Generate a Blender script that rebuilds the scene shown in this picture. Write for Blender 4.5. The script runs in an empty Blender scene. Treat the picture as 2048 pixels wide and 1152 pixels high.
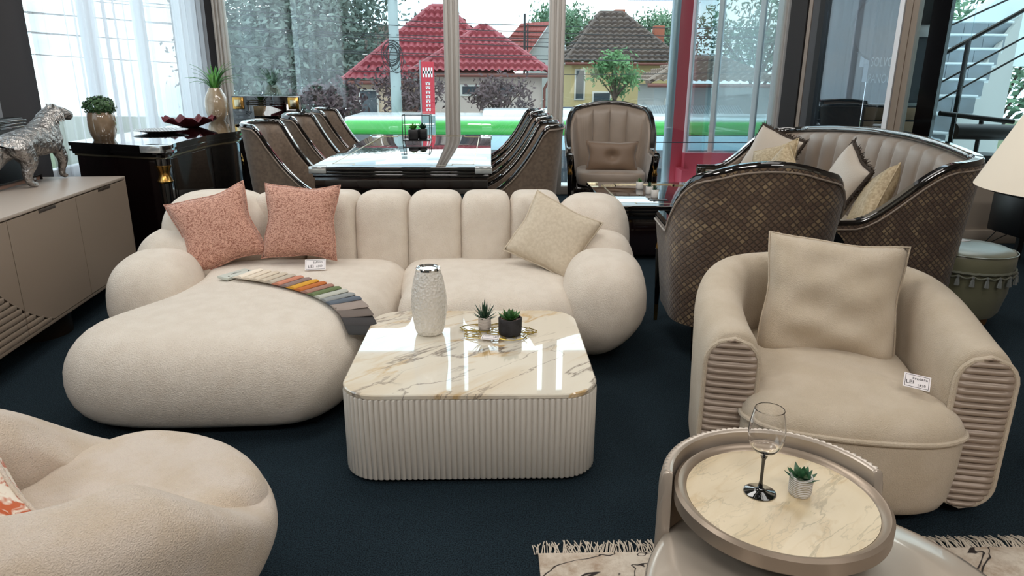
import bpy, bmesh, math, random
from math import sin, cos, pi, radians, sqrt, atan2
from mathutils import Vector, Matrix
SC = bpy.context.scene
COL = SC.collection
rnd = random.Random(7)

# ------------------------------------------------------------------ camera
def make_camera():
    p, yw, rl = radians(16.9), radians(1.75), radians(0.35)
    f = Vector((sin(yw)*cos(p), cos(yw)*cos(p), -sin(p)))
    r0 = Vector((cos(yw), -sin(yw), 0)); u0 = r0.cross(f)
    r = r0*cos(rl) + u0*sin(rl); u = u0*cos(rl) - r0*sin(rl)
    cd = bpy.data.cameras.new('camera'); cd.sensor_width = 36; cd.lens = 36*1400/2048
    cd.clip_start = .05; cd.clip_end = 400
    o = bpy.data.objects.new('camera', cd); COL.objects.link(o)
    m = Matrix.Identity(4)
    for i in range(3):
        m[i][0] = r[i]; m[i][1] = u[i]; m[i][2] = -f[i]
    m[0][3], m[1][3], m[2][3] = 0, 0, 1.4
    o.matrix_world = m
    SC.camera = o
make_camera()

# ------------------------------------------------------------------ world: bright overcast sky with thin blue gaps
def make_world():
    w = bpy.data.worlds.new('sky'); SC.world = w; w.use_nodes = True
    n, l = w.node_tree.nodes, w.node_tree.links
    n.clear()
    out = n.new('ShaderNodeOutputWorld'); bg = n.new('ShaderNodeBackground')
    tc = n.new('ShaderNodeTexCoord'); mp = n.new('ShaderNodeMapping'); mp.inputs['Scale'].default_value = (1, 1, 3.2)
    nz = n.new('ShaderNodeTexNoise'); nz.inputs['Scale'].default_value = 3.2; nz.inputs['Detail'].default_value = 7; nz.inputs['Roughness'].default_value = .55
    cr = n.new('ShaderNodeValToRGB')
    cr.color_ramp.elements[0].position = .40; cr.color_ramp.elements[0].color = (.60, .79, .93, 1)
    cr.color_ramp.elements[1].position = .60; cr.color_ramp.elements[1].color = (.95, .98, 1.0, 1)
    l.new(tc.outputs['Generated'], mp.inputs['Vector']); l.new(mp.outputs['Vector'], nz.inputs['Vector'])
    l.new(nz.outputs['Fac'], cr.inputs['Fac']); l.new(cr.outputs['Color'], bg.inputs['Color'])
    bg.inputs['Strength'].default_value = 2.7
    l.new(bg.outputs['Background'], out.inputs['Surface'])
make_world()

# ------------------------------------------------------------------ room lamps, added fill lights and exposure
def area(name, loc, sx, sy, watts, col, rot=(0, 0, 0)):
    d = bpy.data.lights.new(name, 'AREA'); d.shape = 'RECTANGLE'; d.size = sx; d.size_y = sy
    d.energy = watts; d.color = col
    o = bpy.data.objects.new(name, d); COL.objects.link(o); o.location = loc; o.rotation_euler = rot
    return o
WARM = (1.0, .97, .93)
for (lx, ly, w) in ((-1.9, 1.9, 18), (1.9, 1.6, 13), (-1.6, 4.6, 30), (2.2, 4.6, 20), (0.0, 3.2, 24), (4.3, 6.42, 26)):  # last one is added to brighten the panel behind the glass
    area('ceiling_lamp', (lx, ly, 3.5), 1.1, 1.1, w, WARM)
for lx in (-2.2, 0.3, 2.8):
    area('ceiling_flood', (lx, -1.2, 3.42), 1.2, .6, 36, (1, .96, .92), (radians(48), 0, 0))  # added fill from behind the camera, lifts mullions and seats
area('window_wash_lamp', (.3, 5.6, 3.45), 5.0, .4, 60, (1, .97, .94), (radians(62), 0, 0))  # extra light put in to brighten the dark window frames
SC.view_settings.view_transform = 'Standard'
SC.view_settings.look = 'None'
SC.view_settings.exposure = 0.12
SC.view_settings.gamma = 1.0
SC.view_settings.use_curve_mapping = False
SC.cycles.use_denoising = True
SC.cycles.max_bounces = 10
SC.cycles.diffuse_bounces = 4
SC.cycles.glossy_bounces = 5
SC.cycles.transmission_bounces = 8
SC.cycles.transparent_max_bounces = 16
SC.cycles.sample_clamp_indirect = 6
SC.cycles.caustics_reflective = False
SC.cycles.caustics_refractive = False

# ------------------------------------------------------------------ helpers
def hexc(h):
    h = h.lstrip('#'); o = []
    for i in (0, 2, 4):
        c = int(h[i:i+2], 16)/255
        o.append(c/12.92 if c <= .04045 else ((c+.055)/1.055)**2.4)
    return tuple(o)

MATS = {}
def mat(name, col, rough=.5, metal=0, bump=None, var=None, coat=0, sheen=0, ior=None, trans=0, spec=None, emit=None, coord='Object', sss=0):
    """bump = (scale, strength, distance, kind); var = (scale, colour2, detail)"""
    if name in MATS: return MATS[name]
    if isinstance(col, str): col = hexc(col)
    m = bpy.data.materials.new(name); m.use_nodes = True
    n, l = m.node_tree.nodes, m.node_tree.links
    b = n['Principled BSDF']
    b.inputs['Base Color'].default_value = (*col, 1)
    b.inputs['Roughness'].default_value = rough; b.inputs['Metallic'].default_value = metal
    b.inputs['Coat Weight'].default_value = coat; b.inputs['Coat Roughness'].default_value = .03
    b.inputs['Sheen Weight'].default_value = sheen; b.inputs['Sheen Roughness'].default_value = .6
    if ior: b.inputs['IOR'].default_value = ior
    if spec is not None: b.inputs['Specular IOR Level'].default_value = spec
    b.inputs['Transmission Weight'].default_value = trans
    if sss: b.inputs['Subsurface Weight'].default_value = sss; b.inputs['Subsurface Scale'].default_value = .02
    if emit:
        b.inputs['Emission Color'].default_value = (*emit[0], 1); b.inputs['Emission Strength'].default_value = emit[1]
    tc = n.new('ShaderNodeTexCoord')
    if var:
        nz = n.new('ShaderNodeTexNoise'); nz.inputs['Scale'].default_value = var[0]
        nz.inputs['Detail'].default_value = var[2] if len(var) > 2 else 4
        c2 = var[1] if not isinstance(var[1], str) else hexc(var[1])
        mx = n.new('ShaderNodeMix'); mx.data_type = 'RGBA'
        cr = n.new('ShaderNodeValToRGB'); cr.color_ramp.elements[0].position = .38; cr.color_ramp.elements[1].position = .62
        l.new(tc.outputs[coord], nz.inputs['Vector']); l.new(nz.outputs['Fac'], cr.inputs['Fac'])
        l.new(cr.outputs['Color'], mx.inputs['Factor'])
        mx.inputs['A'].default_value = (*col, 1); mx.inputs['B'].default_value = (*c2, 1)
        l.new(mx.outputs['Result'], b.inputs['Base Color'])
    if bump:
        kind = bump[3] if len(bump) > 3 else 'noise'
        if kind == 'noise':
            t = n.new('ShaderNodeTexNoise'); t.inputs['Scale'].default_value = bump[0]; t.inputs['Detail'].default_value = 3; o = t.outputs['Fac']
        elif kind == 'voronoi':
            t = n.new('ShaderNodeTexVoronoi'); t.inputs['Scale'].default_value = bump[0]; o = t.outputs['Distance']
        else:
            t = n.new('ShaderNodeTexWave'); t.inputs['Scale'].default_value = bump[0]; o = t.outputs['Fac']; t.bands_direction = kind
        l.new(tc.outputs[coord], t.inputs['Vector'])
        bp = n.new('ShaderNodeBump'); bp.inputs['Strength'].default_value = bump[1]; bp.inputs['Distance'].default_value = bump[2]
        l.new(o, bp.inputs['Height']); l.new(bp.outputs['Normal'], b.inputs['Normal'])
    MATS[name] = m
    return m

class B:
    """collects geometry that is linked as ONE mesh object"""
    def __init__(s): s.V = []; s.F = []; s.uv = None
    def add(s, V, F, M=None):
        o = len(s.V)
        s.V += [tuple(M @ Vector(v)) for v in V] if M is not None else [tuple(v) for v in V]
        s.F += [tuple(i+o for i in f) for f in F]
        return s
    def box(s, c, d, b=0, rz=0, M=None, seg=2):
        bm = bmesh.new(); bmesh.ops.create_cube(bm, size=1)
        for v in bm.verts: v.co = Vector((v.co.x*d[0], v.co.y*d[1], v.co.z*d[2]))
        if b: bmesh.ops.bevel(bm, geom=list(bm.edges), offset=b, segments=seg, profile=.5, affect='EDGES')
        T = Matrix.Translation(Vector(c)) @ Matrix.Rotation(rz, 4, 'Z')
        if M is not None: T = M @ T
        bm.verts.index_update()
        V = [tuple(v.co) for v in bm.verts]; F = [tuple(v.index for v in f.verts) for f in bm.faces]; bm.free()
        return s.add(V, F, T)
    def loft(s, rings, cap0=True, cap1=True, closed=True, M=None):
        n = len(rings[0]); V = [p for r in rings for p in r]; F = []
        m = n if closed else n-1
        for i in range(len(rings)-1):
            for j in range(m):
                k = (j+1) % n
                F.append((i*n+j, i*n+k, (i+1)*n+k, (i+1)*n+j))
        if cap0 and closed: F.append(tuple(range(n-1, -1, -1)))
        if cap1 and closed: F.append(tuple((len(rings)-1)*n + j for j in range(n)))
        return s.add(V, F, M)
    def lathe(s, prof, n=32, c=(0, 0, 0), M=None, sx=1, sy=1):
        rings = [[(c[0]+sx*r*cos(2*pi*j/n), c[1]+sy*r*sin(2*pi*j/n), c[2]+z) for j in range(n)] for r, z in prof]
        return s.loft(rings, M=M)
    def tube(s, pts, r, n=8, closed=False, M=None, sec=None, up=None):
        """r float or list; sec = list of (a,b) offsets for a custom section"""
        P = [Vector(p) for p in pts]; N = len(P); rings = []
        prev = None
        for i, p in enumerate(P):
            if closed: t = P[(i+1) % N] - P[i-1]
            else: t = P[min(i+1, N-1)] - P[max(i-1, 0)]
            t.normalize()
            if up is not None:
                a = Vector(up).cross(t)
                if a.length < 1e-4: a = Vector((1, 0, 0))
                a.normalize()
            elif prev is None:
                a = t.orthogonal().normalized()
            else:
                a = prev - t*prev.dot(t)
                if a.length < 1e-6: a = t.orthogonal()
                a.normalize()
            prev = a; b = t.cross(a)
            rr = r[i] if isinstance(r, (list, tuple)) else r
            if sec: rings.append([tuple(p + a*u*rr + b*v*rr) for u, v in sec])
            else: rings.append([tuple(p + (a*cos(2*pi*j/n) + b*sin(2*pi*j/n))*rr) for j in range(n)])
        if closed: rings.append(rings[0])
        return s.loft(rings, cap0=not closed, cap1=not closed, M=M)
    def build(s, name, m, parent=None, smooth=True, angle=38, uvs=None):
        me = bpy.data.meshes.new(name); me.from_pydata(s.V, [], s.F); me.update()
        bm = bmesh.new(); bm.from_mesh(me)
        if uvs is None: bmesh.ops.remove_doubles(bm, verts=bm.verts, dist=1e-6)
        bmesh.ops.recalc_face_normals(bm, faces=bm.faces); bm.to_mesh(me); bm.free()
        if uvs is not None:
            L = me.uv_layers.new(name='UVMap')
            for lp in me.loops: L.data[lp.index].uv = uvs[lp.vertex_index]
        me.materials.append(m)
        if smooth:
            for p in me.polygons: p.use_smooth = True
            me.set_sharp_from_angle(angle=radians(angle))
        o = bpy.data.objects.new(name, me); COL.objects.link(o)
        if parent is not None: o.parent = parent
        return o

def tag(o, label, cat, group=None, kind=None):
    o['label'] = label; o['category'] = cat
    if group: o['group'] = group
    if kind: o['kind'] = kind
    return o
def T(name, label, cat, loc=(0, 0, 0), rz=0, group=None):
    o = bpy.data.objects.new(name, None); COL.objects.link(o); o.empty_display_size = .05
    o.location = loc; o.rotation_euler = (0, 0, rz)
    return tag(o, label, cat, group)
def struct(o): o['kind'] = 'structure'; return o
def dup(root, loc, rz, label=None):
    c = root.copy(); COL.objects.link(c); c.location = loc; c.rotation_euler = (0, 0, rz)
    if label: c['label'] = label
    for ch in list(root.children):
        k = ch.copy(); COL.objects.link(k); k.parent = c
        for g in list(ch.children):
            q = g.copy(); COL.objects.link(q); q.parent = k
    return c
def spline(pts, n=8, closed=False):
    """Catmull-Rom through points"""
    P = [Vector(p) for p in pts]; N = len(P); out = []
    rng = range(N) if closed else range(N-1)
    for i in rng:
        if closed: a, b, c, d = P[(i-1) % N], P[i], P[(i+1) % N], P[(i+2) % N]
        else: a, b, c, d = P[max(i-1, 0)], P[i], P[i+1], P[min(i+2, N-1)]
        for k in range(n):
            t = k/n
            out.append(.5*((2*b)+(c-a)*t+(2*a-5*b+4*c-d)*t*t+(3*b-a-3*c+d)*t**3))
    if not closed: out.append(P[-1].copy())
    return out
def rrect(w, d, r, n=8, cx=0, cy=0):
    out = []
    for qx, qy, a0 in ((1, 1, 0), (-1, 1, pi/2), (-1, -1, pi), (1, -1, 3*pi/2)):
        for k in range(n+1):
            a = a0 + (pi/2)*k/n
            out.append((cx+qx*(w/2-r)+r*cos(a), cy+qy*(d/2-r)+r*sin(a)))
    return out
def blob(r, c=(0, 0, 0), e1=.5, e2=.5, nu=36, nv=20, rot=(0, 0, 0), taper=None):
    """superellipsoid, optional taper(x,y,z in -1..1)->(sx,sy,dx,dy)"""
    def sp(w, e): return math.copysign(abs(w)**e, w)
    rings = []
    for i in range(1, nv):
        v = -pi/2 + pi*i/nv; ring = []
        for j in range(nu):
            u = 2*pi*j/nu
            x = sp(cos(v), e1)*sp(cos(u), e2); y = sp(cos(v), e1)*sp(sin(u), e2); z = sp(sin(v), e1)
            if taper:
                sx, sy, dx, dy = taper(x, y, z); x = x*sx+dx; y = y*sy+dy
            ring.append((x*r[0], y*r[1], z*r[2]))
        rings.append(ring)
    M = Matrix.Translation(Vector(c)) @ Matrix.Rotation(rot[2], 4, 'Z') @ Matrix.Rotation(rot[1], 4, 'Y') @ Matrix.Rotation(rot[0], 4, 'X')
    return rings, M
def add_blob(b, *a, **k):
    rings, M = blob(*a, **k); return b.loft(rings, M=M)
def axes(ex, ey, ez, o):
    m = Matrix.Identity(4)
    for i in range(3): m[i][0] = ex[i]; m[i][1] = ey[i]; m[i][2] = ez[i]; m[i][3] = o[i]
    return m
def puff(b, w, h, t, M=None, n=20, pinch=.10, crease=None):
    """square scatter cushion in local xz plane (x width, z height), thickness y"""
    for sd in (1, -1):
        V = []; F = []
        for i in range(n+1):
            for j in range(n+1):
                u = -1+2*i/n; v = -1+2*j/n
                k = max(0, (1-u**4))*max(0, (1-v**4))
                x = u*w/2*(1-pinch*(1-v*v)*abs(u)*(1+.25*sin(5*v+1))); z = v*h/2*(1-pinch*(1-u*u)*abs(v)*(1+.25*sin(4*u)))
                y = sd*t/2*(k**.45)*(.82+.18*(1-u*u)*(1-v*v))
                if crease: y *= crease(u, v)
                V.append((x, y, z))
        for i in range(n):
            for j in range(n):
                q = (i*(n+1)+j, (i+1)*(n+1)+j, (i+1)*(n+1)+j+1, i*(n+1)+j+1)
                F.append(q if sd > 0 else q[::-1])
        b.add(V, F, M)
    return b
def seam_path(w, h, pinch=.10, n=10, out=0):
    P = []
    for (ax, s0) in ((0, -1), (1, 1), (0, 1), (1, -1)):
        for k in range(n):
            q = -1+2*k/n
            if ax == 0: u, v = (q, -1) if s0 < 0 else (-q, 1)
            else: u, v = (1, q) if s0 > 0 else (-1, -q)
            P.append((u*(w/2+out)*(1-pinch*(1-v*v)*abs(u)*(1+.25*sin(5*v+1))), 0, v*(h/2+out)*(1-pinch*(1-u*u)*abs(v)*(1+.25*sin(4*u)))))
    return P
def text(s, size, m, parent, M, ext=.0006, name='lettering', align='CENTER'):
    cu = bpy.data.curves.new(name, 'FONT'); cu.body = s; cu.size = size; cu.extrude = ext; cu.align_x = align; cu.align_y = 'CENTER'
    cu.resolution_u = 2
    o = bpy.data.objects.new(name, cu); COL.objects.link(o)
    dg = bpy.context.evaluated_depsgraph_get(); me = bpy.data.meshes.new_from_object(o.evaluated_get(dg))
    bpy.data.objects.remove(o); me.materials.clear(); me.materials.append(m)
    o = bpy.data.objects.new(name, me); COL.objects.link(o)
    if parent is not None: o.parent = parent
    o.matrix_basis = M
    return o
RX90 = Matrix.Rotation(pi/2, 4, 'X')

# ------------------------------------------------------------------ materials
CREAM = mat('cream_boucle', '#e3d8ca', .95, bump=(210, 1.0, .005), var=(14, '#ddd1c2', 3), sheen=.2)
CREAM2 = mat('cream_boucle_fine', '#dccdbe', .95, bump=(300, 1.0, .005), var=(10, '#d5c3ae', 3), sheen=.2)
BEIGE = mat('beige_plush', '#c9baa5', .95, bump=(260, .8, .004), var=(9, '#c2b29b', 3), sheen=.2)
LACQ = mat('black_lacquer', '#0b0808', .04, coat=1, ior=1.6)
LACQ2 = mat('dark_burgundy_lacquer', '#140a0b', .08, coat=1)
GOLD = mat('polished_gold', '#c79a55', .22, metal=1)
GOLDP = mat('pale_gold', '#cfc3a4', .25, metal=1)
CHROME = mat('polished_chrome', '#e8e8e8', .06, metal=1)
CRYST = mat('crystal_corner', '#cfd3d2', .05, metal=.6, coat=1)
TAUPE = mat('taupe_satin_fabric', '#857464', .42, bump=(500, .12, .001), var=(6, '#7c6c5d', 2), sheen=.4, spec=.6)
TAUPE2 = mat('taupe_weave_fabric', '#6f5d4c', .55, bump=(350, .35, .002), var=(40, '#5d4c3d', 3), sheen=.3)
DARKWALL = mat('charcoal_wall_paint', '#373537', .8, bump=(60, .08, .002))
WALLB = mat('beige_grey_wall_paint', '#a89c8f', .8, bump=(60, .08, .002))
FRAME = mat('grey_beige_window_frame', '#b9b2aa', .45)
FRAMEW = mat('white_window_frame', '#dfe2e6', .35)
BLACKP = mat('black_satin', '#0e0e10', .35)
WHITEC = mat('white_ceramic', '#e6e2dc', .35)
STONE = mat('black_stone_pot', '#1b1a1c', .7, bump=(40, .6, .004), var=(25, '#2c2a2d', 4))
LEAF = mat('succulent_green', '#2f5a33', .45, var=(30, '#4b7d3c', 3))
LEAFD = mat('dark_leaf', '#1d3a2c', .45, var=(30, '#2c5238', 3))
LEAFB = mat('bright_leaf', '#5d9a3e', .5, var=(20, '#3f7d33', 3))
PAPER = mat('white_card', '#ece6e6', .6)
INK = mat('black_ink', '#221e22', .7)

def glass_mat(name, tint=(1, 1, 1), refl=.10, dark=None):
    m = bpy.data.materials.new(name); m.use_nodes = True; n, l = m.node_tree.nodes, m.node_tree.links; n.clear()
    out = n.new('ShaderNodeOutputMaterial'); tr = n.new('ShaderNodeBsdfTransparent'); gl = n.new('ShaderNodeBsdfGlossy')
    mx = n.new('ShaderNodeMixShader'); lw = n.new('ShaderNodeLayerWeight'); lw.inputs['Blend'].default_value = .5
    fr = n.new('ShaderNodeMath'); fr.operation = 'POWER'; fr.inputs[1].default_value = 4.0; l.new(lw.outputs['Facing'], fr.inputs[0])
    ad = n.new('ShaderNodeMath'); ad.operation = 'ADD'; ad.inputs[1].default_value = refl*.5; ad.use_clamp = True
    tr.inputs['Color'].default_value = (*tint, 1); gl.inputs['Roughness'].default_value = .0
    gl.inputs['Color'].default_value = (.96, .98, 1, 1)
    l.new(fr.outputs[0], ad.inputs[0]); l.new(ad.outputs[0], mx.inputs[0]); l.new(tr.outputs[0], mx.inputs[1]); l.new(gl.outputs[0], mx.inputs[2])
    l.new(mx.outputs[0], out.inputs['Surface'])
    return m
GLASS = glass_mat('window_glass', (.93, .97, .96), .22)
GLASSR = glass_mat('reflective_window_glass', (.66, .74, .76), .30)
GLASSD = glass_mat('smoked_partition_glass', (.62, .67, .70), .24)
GLASSI = glass_mat('clear_partition_glass', (.80, .88, .88), .03)

def curtain_mat():
    m = bpy.data.materials.new('sheer_white_curtain'); m.use_nodes = True; n, l = m.node_tree.nodes, m.node_tree.links; n.clear()
    out = n.new('ShaderNodeOutputMaterial'); df = n.new('ShaderNodeBsdfDiffuse'); tl = n.new('ShaderNodeBsdfTranslucent'); tr = n.new('ShaderNodeBsdfTransparent')
    df.inputs['Color'].default_value = (.86, .86, .89, 1); tl.inputs['Color'].default_value = (.90, .91, .95, 1); tr.inputs['Color'].default_value = (.97, .98, 1, 1)
    a = n.new('ShaderNodeMixShader'); a.inputs[0].default_value = .72
    b = n.new('ShaderNodeMixShader'); b.inputs[0].default_value = .46
    l.new(df.outputs[0], a.inputs[1]); l.new(tl.outputs[0], a.inputs[2]); l.new(a.outputs[0], b.inputs[1]); l.new(tr.outputs[0], b.inputs[2])
    l.new(b.outputs[0], out.inputs['Surface']); return m
SHEER = curtain_mat()
def carpet_mat():
    m = mat('navy_carpet', '#2b3c46', .98, bump=(240, 1.0, .008), var=(230, '#10181e', 5), spec=.15)
    return m
CARPET = carpet_mat()
def marble_mat(name, base, v1, v2, sc=1.0, rough=.03, rot=.9, soft=False):
    m = bpy.data.materials.new(name); m.use_nodes = True; n, l = m.node_tree.nodes, m.node_tree.links
    b = n['Principled BSDF']; b.inputs['Roughness'].default_value = rough; b.inputs['IOR'].default_value = 1.75
    b.inputs['Coat Weight'].default_value = 0 if soft else 1; b.inputs['Coat Roughness'].default_value = .02; b.inputs['Coat IOR'].default_value = 1.7
    tc = n.new('ShaderNodeTexCoord'); mp = n.new('ShaderNodeMapping'); mp.inputs['Scale'].default_value = (sc*.45, sc*1.7, sc)
    mr = n.new('ShaderNodeMapping'); mr.inputs['Rotation'].default_value = (0, 0, -rot); l.new(tc.outputs['Object'], mr.inputs['Vector']); l.new(mr.outputs['Vector'], mp.inputs['Vector'])
    nd = n.new('ShaderNodeTexNoise'); nd.inputs['Scale'].default_value = 2.4; nd.inputs['Detail'].default_value = 8; nd.inputs['Roughness'].default_value = .6
    l.new(mp.outputs['Vector'], nd.inputs['Vector'])
    def vein(seedz, scale, width, colr, prev, amt):
        m2 = n.new('ShaderNodeMapping'); m2.inputs['Location'].default_value = (seedz, seedz*1.7, seedz)
        l.new(mp.outputs['Vector'], m2.inputs['Vector'])
        t = n.new('ShaderNodeTexNoise'); t.inputs['Scale'].default_value = scale; t.inputs['Detail'].default_value = 6; t.inputs['Roughness'].default_value = .55; t.inputs['Distortion'].default_value = .5
        l.new(m2.outputs['Vector'], t.inputs['Vector'])
        s = n.new('ShaderNodeMath'); s.operation = 'SUBTRACT'; s.inputs[1].default_value = .5; l.new(t.outputs['Fac'], s.inputs[0])
        a = n.new('ShaderNodeMath'); a.operation = 'ABSOLUTE'; l.new(s.outputs[0], a.inputs[0])
        cr = n.new('ShaderNodeValToRGB'); cr.color_ramp.elements[0].position = 0; cr.color_ramp.elements[0].color = (amt, amt, amt, 1)
        cr.color_ramp.elements[1].position = width; cr.color_ramp.elements[1].color = (0, 0, 0, 1); l.new(a.outputs[0], cr.inputs['Fac'])
        # veins fade in and out
        g = n.new('ShaderNodeTexNoise'); g.inputs['Scale'].default_value = scale*.9; l.new(m2.outputs['Vector'], g.inputs['Vector'])
        gr = n.new('ShaderNodeValToRGB'); gr.color_ramp.elements[0].position = .42; gr.color_ramp.elements[1].position = .6; l.new(g.outputs['Fac'], gr.inputs['Fac'])
        mu = n.new('ShaderNodeMath'); mu.operation = 'MULTIPLY'; l.new(cr.outputs['Color'], mu.inputs[0]); l.new(gr.outputs['Color'], mu.inputs[1])
        mx = n.new('ShaderNodeMix'); mx.data_type = 'RGBA'; mx.inputs['B'].default_value = (*hexc(colr), 1)
        l.new(mu.outputs[0], mx.inputs['Factor'])
        if isinstance(prev, str): mx.inputs['A'].default_value = (*hexc(prev), 1)
        else: l.new(prev, mx.inputs['A'])
        return mx.outputs['Result']
    o = vein(.7, 2.0, .10, v1, base, .55)
    o = vein(3.1, 2.6, .035, v1, o, .95)
    o = vein(5.3, 2.2, .016, v2, o, 1.0)
    o = vein(9.1, 3.1, .012, v2, o, .8)
    l.new(o, b.inputs['Base Color'])
    return m
MARBLE = marble_mat('polished_gold_veined_marble', '#e9e2d2', '#c9a467', '#7b6f66', 1.0, rot=.75)
MARBLE2 = marble_mat('matte_beige_stone', '#dccbab', '#cdb58c', '#b5a585', 3.0, rough=.35, soft=True)
def quilt_mat():
    """diamond lattice woven in relief, drawn on the shell's own UV (metres)"""
    m = bpy.data.materials.new('quilted_bronze_brocade'); m.use_nodes = True; n, l = m.node_tree.nodes, m.node_tree.links
    b = n['Principled BSDF']; b.inputs['Roughness'].default_value = .38; b.inputs['Sheen Weight'].default_value = .3
    uv = n.new('ShaderNodeUVMap'); mp = n.new('ShaderNodeMapping'); mp.inputs['Rotation'].default_value = (0, 0, radians(45)); mp.inputs['Scale'].default_value = (42, 42, 42)
    l.new(uv.outputs[0], mp.inputs['Vector'])
    fr = n.new('ShaderNodeVectorMath'); fr.operation = 'FRACTION'; l.new(mp.outputs['Vector'], fr.inputs[0])
    sb = n.new('ShaderNodeVectorMath'); sb.operation = 'SUBTRACT'; sb.inputs[1].default_value = (.5, .5, 0); l.new(fr.outputs[0], sb.inputs[0])
    ab = n.new('ShaderNodeVectorMath'); ab.operation = 'ABSOLUTE'; l.new(sb.outputs[0], ab.inputs[0])
    sp = n.new('ShaderNodeSeparateXYZ'); l.new(ab.outputs[0], sp.inputs[0])
    mxm = n.new('ShaderNodeMath'); mxm.operation = 'MAXIMUM'; l.new(sp.outputs[0], mxm.inputs[0]); l.new(sp.outputs[1], mxm.inputs[1])
    cr = n.new('ShaderNodeValToRGB'); cr.color_ramp.elements[0].position = .30; cr.color_ramp.elements[0].color = (1, 1, 1, 1); cr.color_ramp.elements[1].position = .43; cr.color_ramp.elements[1].color = (0, 0, 0, 1)
    l.new(mxm.outputs[0], cr.inputs['Fac'])
    fl = n.new('ShaderNodeVectorMath'); fl.operation = 'FLOOR'; l.new(mp.outputs['Vector'], fl.inputs[0])
    wn = n.new('ShaderNodeTexNoise'); wn.inputs['Scale'].default_value = .23; wn.inputs['Detail'].default_value = 5; wn.inputs['Roughness'].default_value = .8; l.new(fl.outputs[0], wn.inputs['Vector'])
    c2 = n.new('ShaderNodeValToRGB'); c2.color_ramp.elements[0].position = .48; c2.color_ramp.elements[0].color = (*hexc('#5f4c3e'), 1)
    c2.color_ramp.elements[1].position = .66; c2.color_ramp.elements[1].color = (*hexc('#9c8768'), 1); l.new(wn.outputs['Fac'], c2.inputs['Fac'])
    mx = n.new('ShaderNodeMix'); mx.data_type = 'RGBA'; mx.inputs['A'].default_value = (*hexc('#41332a'), 1)
    l.new(cr.outputs['Color'], mx.inputs['Factor']); l.new(c2.outputs['Color'], mx.inputs['B']); l.new(mx.outputs['Result'], b.inputs['Base Color'])
    bp = n.new('ShaderNodeBump'); bp.inputs['Strength'].default_value = .5; bp.inputs['Distance'].default_value = .003
    l.new(cr.outputs['Color'], bp.inputs['Height']); l.new(bp.outputs['Normal'], b.inputs['Normal'])
    return m
QUILT = quilt_mat()

# ================================================================== THE ROOM
def room():
    b = B(); b.box((0.9, 2.9, -.05), (8.6, 11.6, .1)); struct(b.build('floor', CARPET, smooth=False))
    b = B(); b.box((0.9, 2.9, 3.65), (8.6, 11.6, .1)); struct(b.build('ceiling', mat('white_ceiling', '#cfc8bf', .9), smooth=False))
    # left wall with two window openings (y 1.2..4.7 and 5.4..8.3), sill .55, head 2.9
    b = B()
    for y0, y1 in ((-3, 1.2), (4.76, 5.4), (8.3, 8.75)): b.box((-3.4, (y0+y1)/2, 1.8), (.2, y1-y0, 3.6))
    for y0, y1 in ((1.2, 4.76), (5.4, 8.3)):
        b.box((-3.4, (y0+y1)/2, .3), (.2, y1-y0, .6)); b.box((-3.4, (y0+y1)/2, 3.25), (.2, y1-y0, .7))
    b.box((-3.23, 8.65, 1.8), (.14, .1, 3.6))
    struct(b.build('wall_left', DARKWALL, smooth=False))
    b = B(); b.box((.9, -3.0, 1.8), (8.6, .1, 3.6)); struct(b.build('wall_back', WALLB, smooth=False))
    b = B(); b.box((5.2, 1.5, 1.8), (.1, 9.0, 3.6)); struct(b.build('wall_right', WALLB, smooth=False))
    # left windows: white frames with panes
    for i, (y0, y1) in enumerate(((5.4, 8.3), (1.2, 4.76))):
        z0, z1 = .6, 2.9
        fr = T('window_%d' % (i+1), 'white framed window behind the sheer curtains', 'window')
        del fr['label']; del fr['category']; fr['kind'] = 'structure'
        b = B(); n = 3
        for z in (z0+.04, z1-.04): b.box((-3.4, (y0+y1)/2, z), (.09, y1-y0, .08), .01)
        for k in range(n+1):
            y = y0+.04 + (y1-y0-.08)*k/n; b.box((-3.4, y, (z0+z1)/2), (.09, .10 if 0 < k < n else .08, z1-z0-.1), .01)
        b.build('window_frame', FRAMEW, fr)
        for k in range(n):
            a = y0+.08+(y1-y0-.08)*k/n
            b = B(); b.box((-3.4, a+(y1-y0-.16)/n/2, (z0+z1)/2), (.012, (y1-y0-.16)/n-.06, z1-z0-.14)); b.build('pane', GLASS, fr, smooth=False)
        b = B(); b.box((-3.27, (y0+y1)/2, z0-.02), (.16, y1-y0, .03), .006); b.build('window_sill', FRAMEW, fr)
room()

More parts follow.
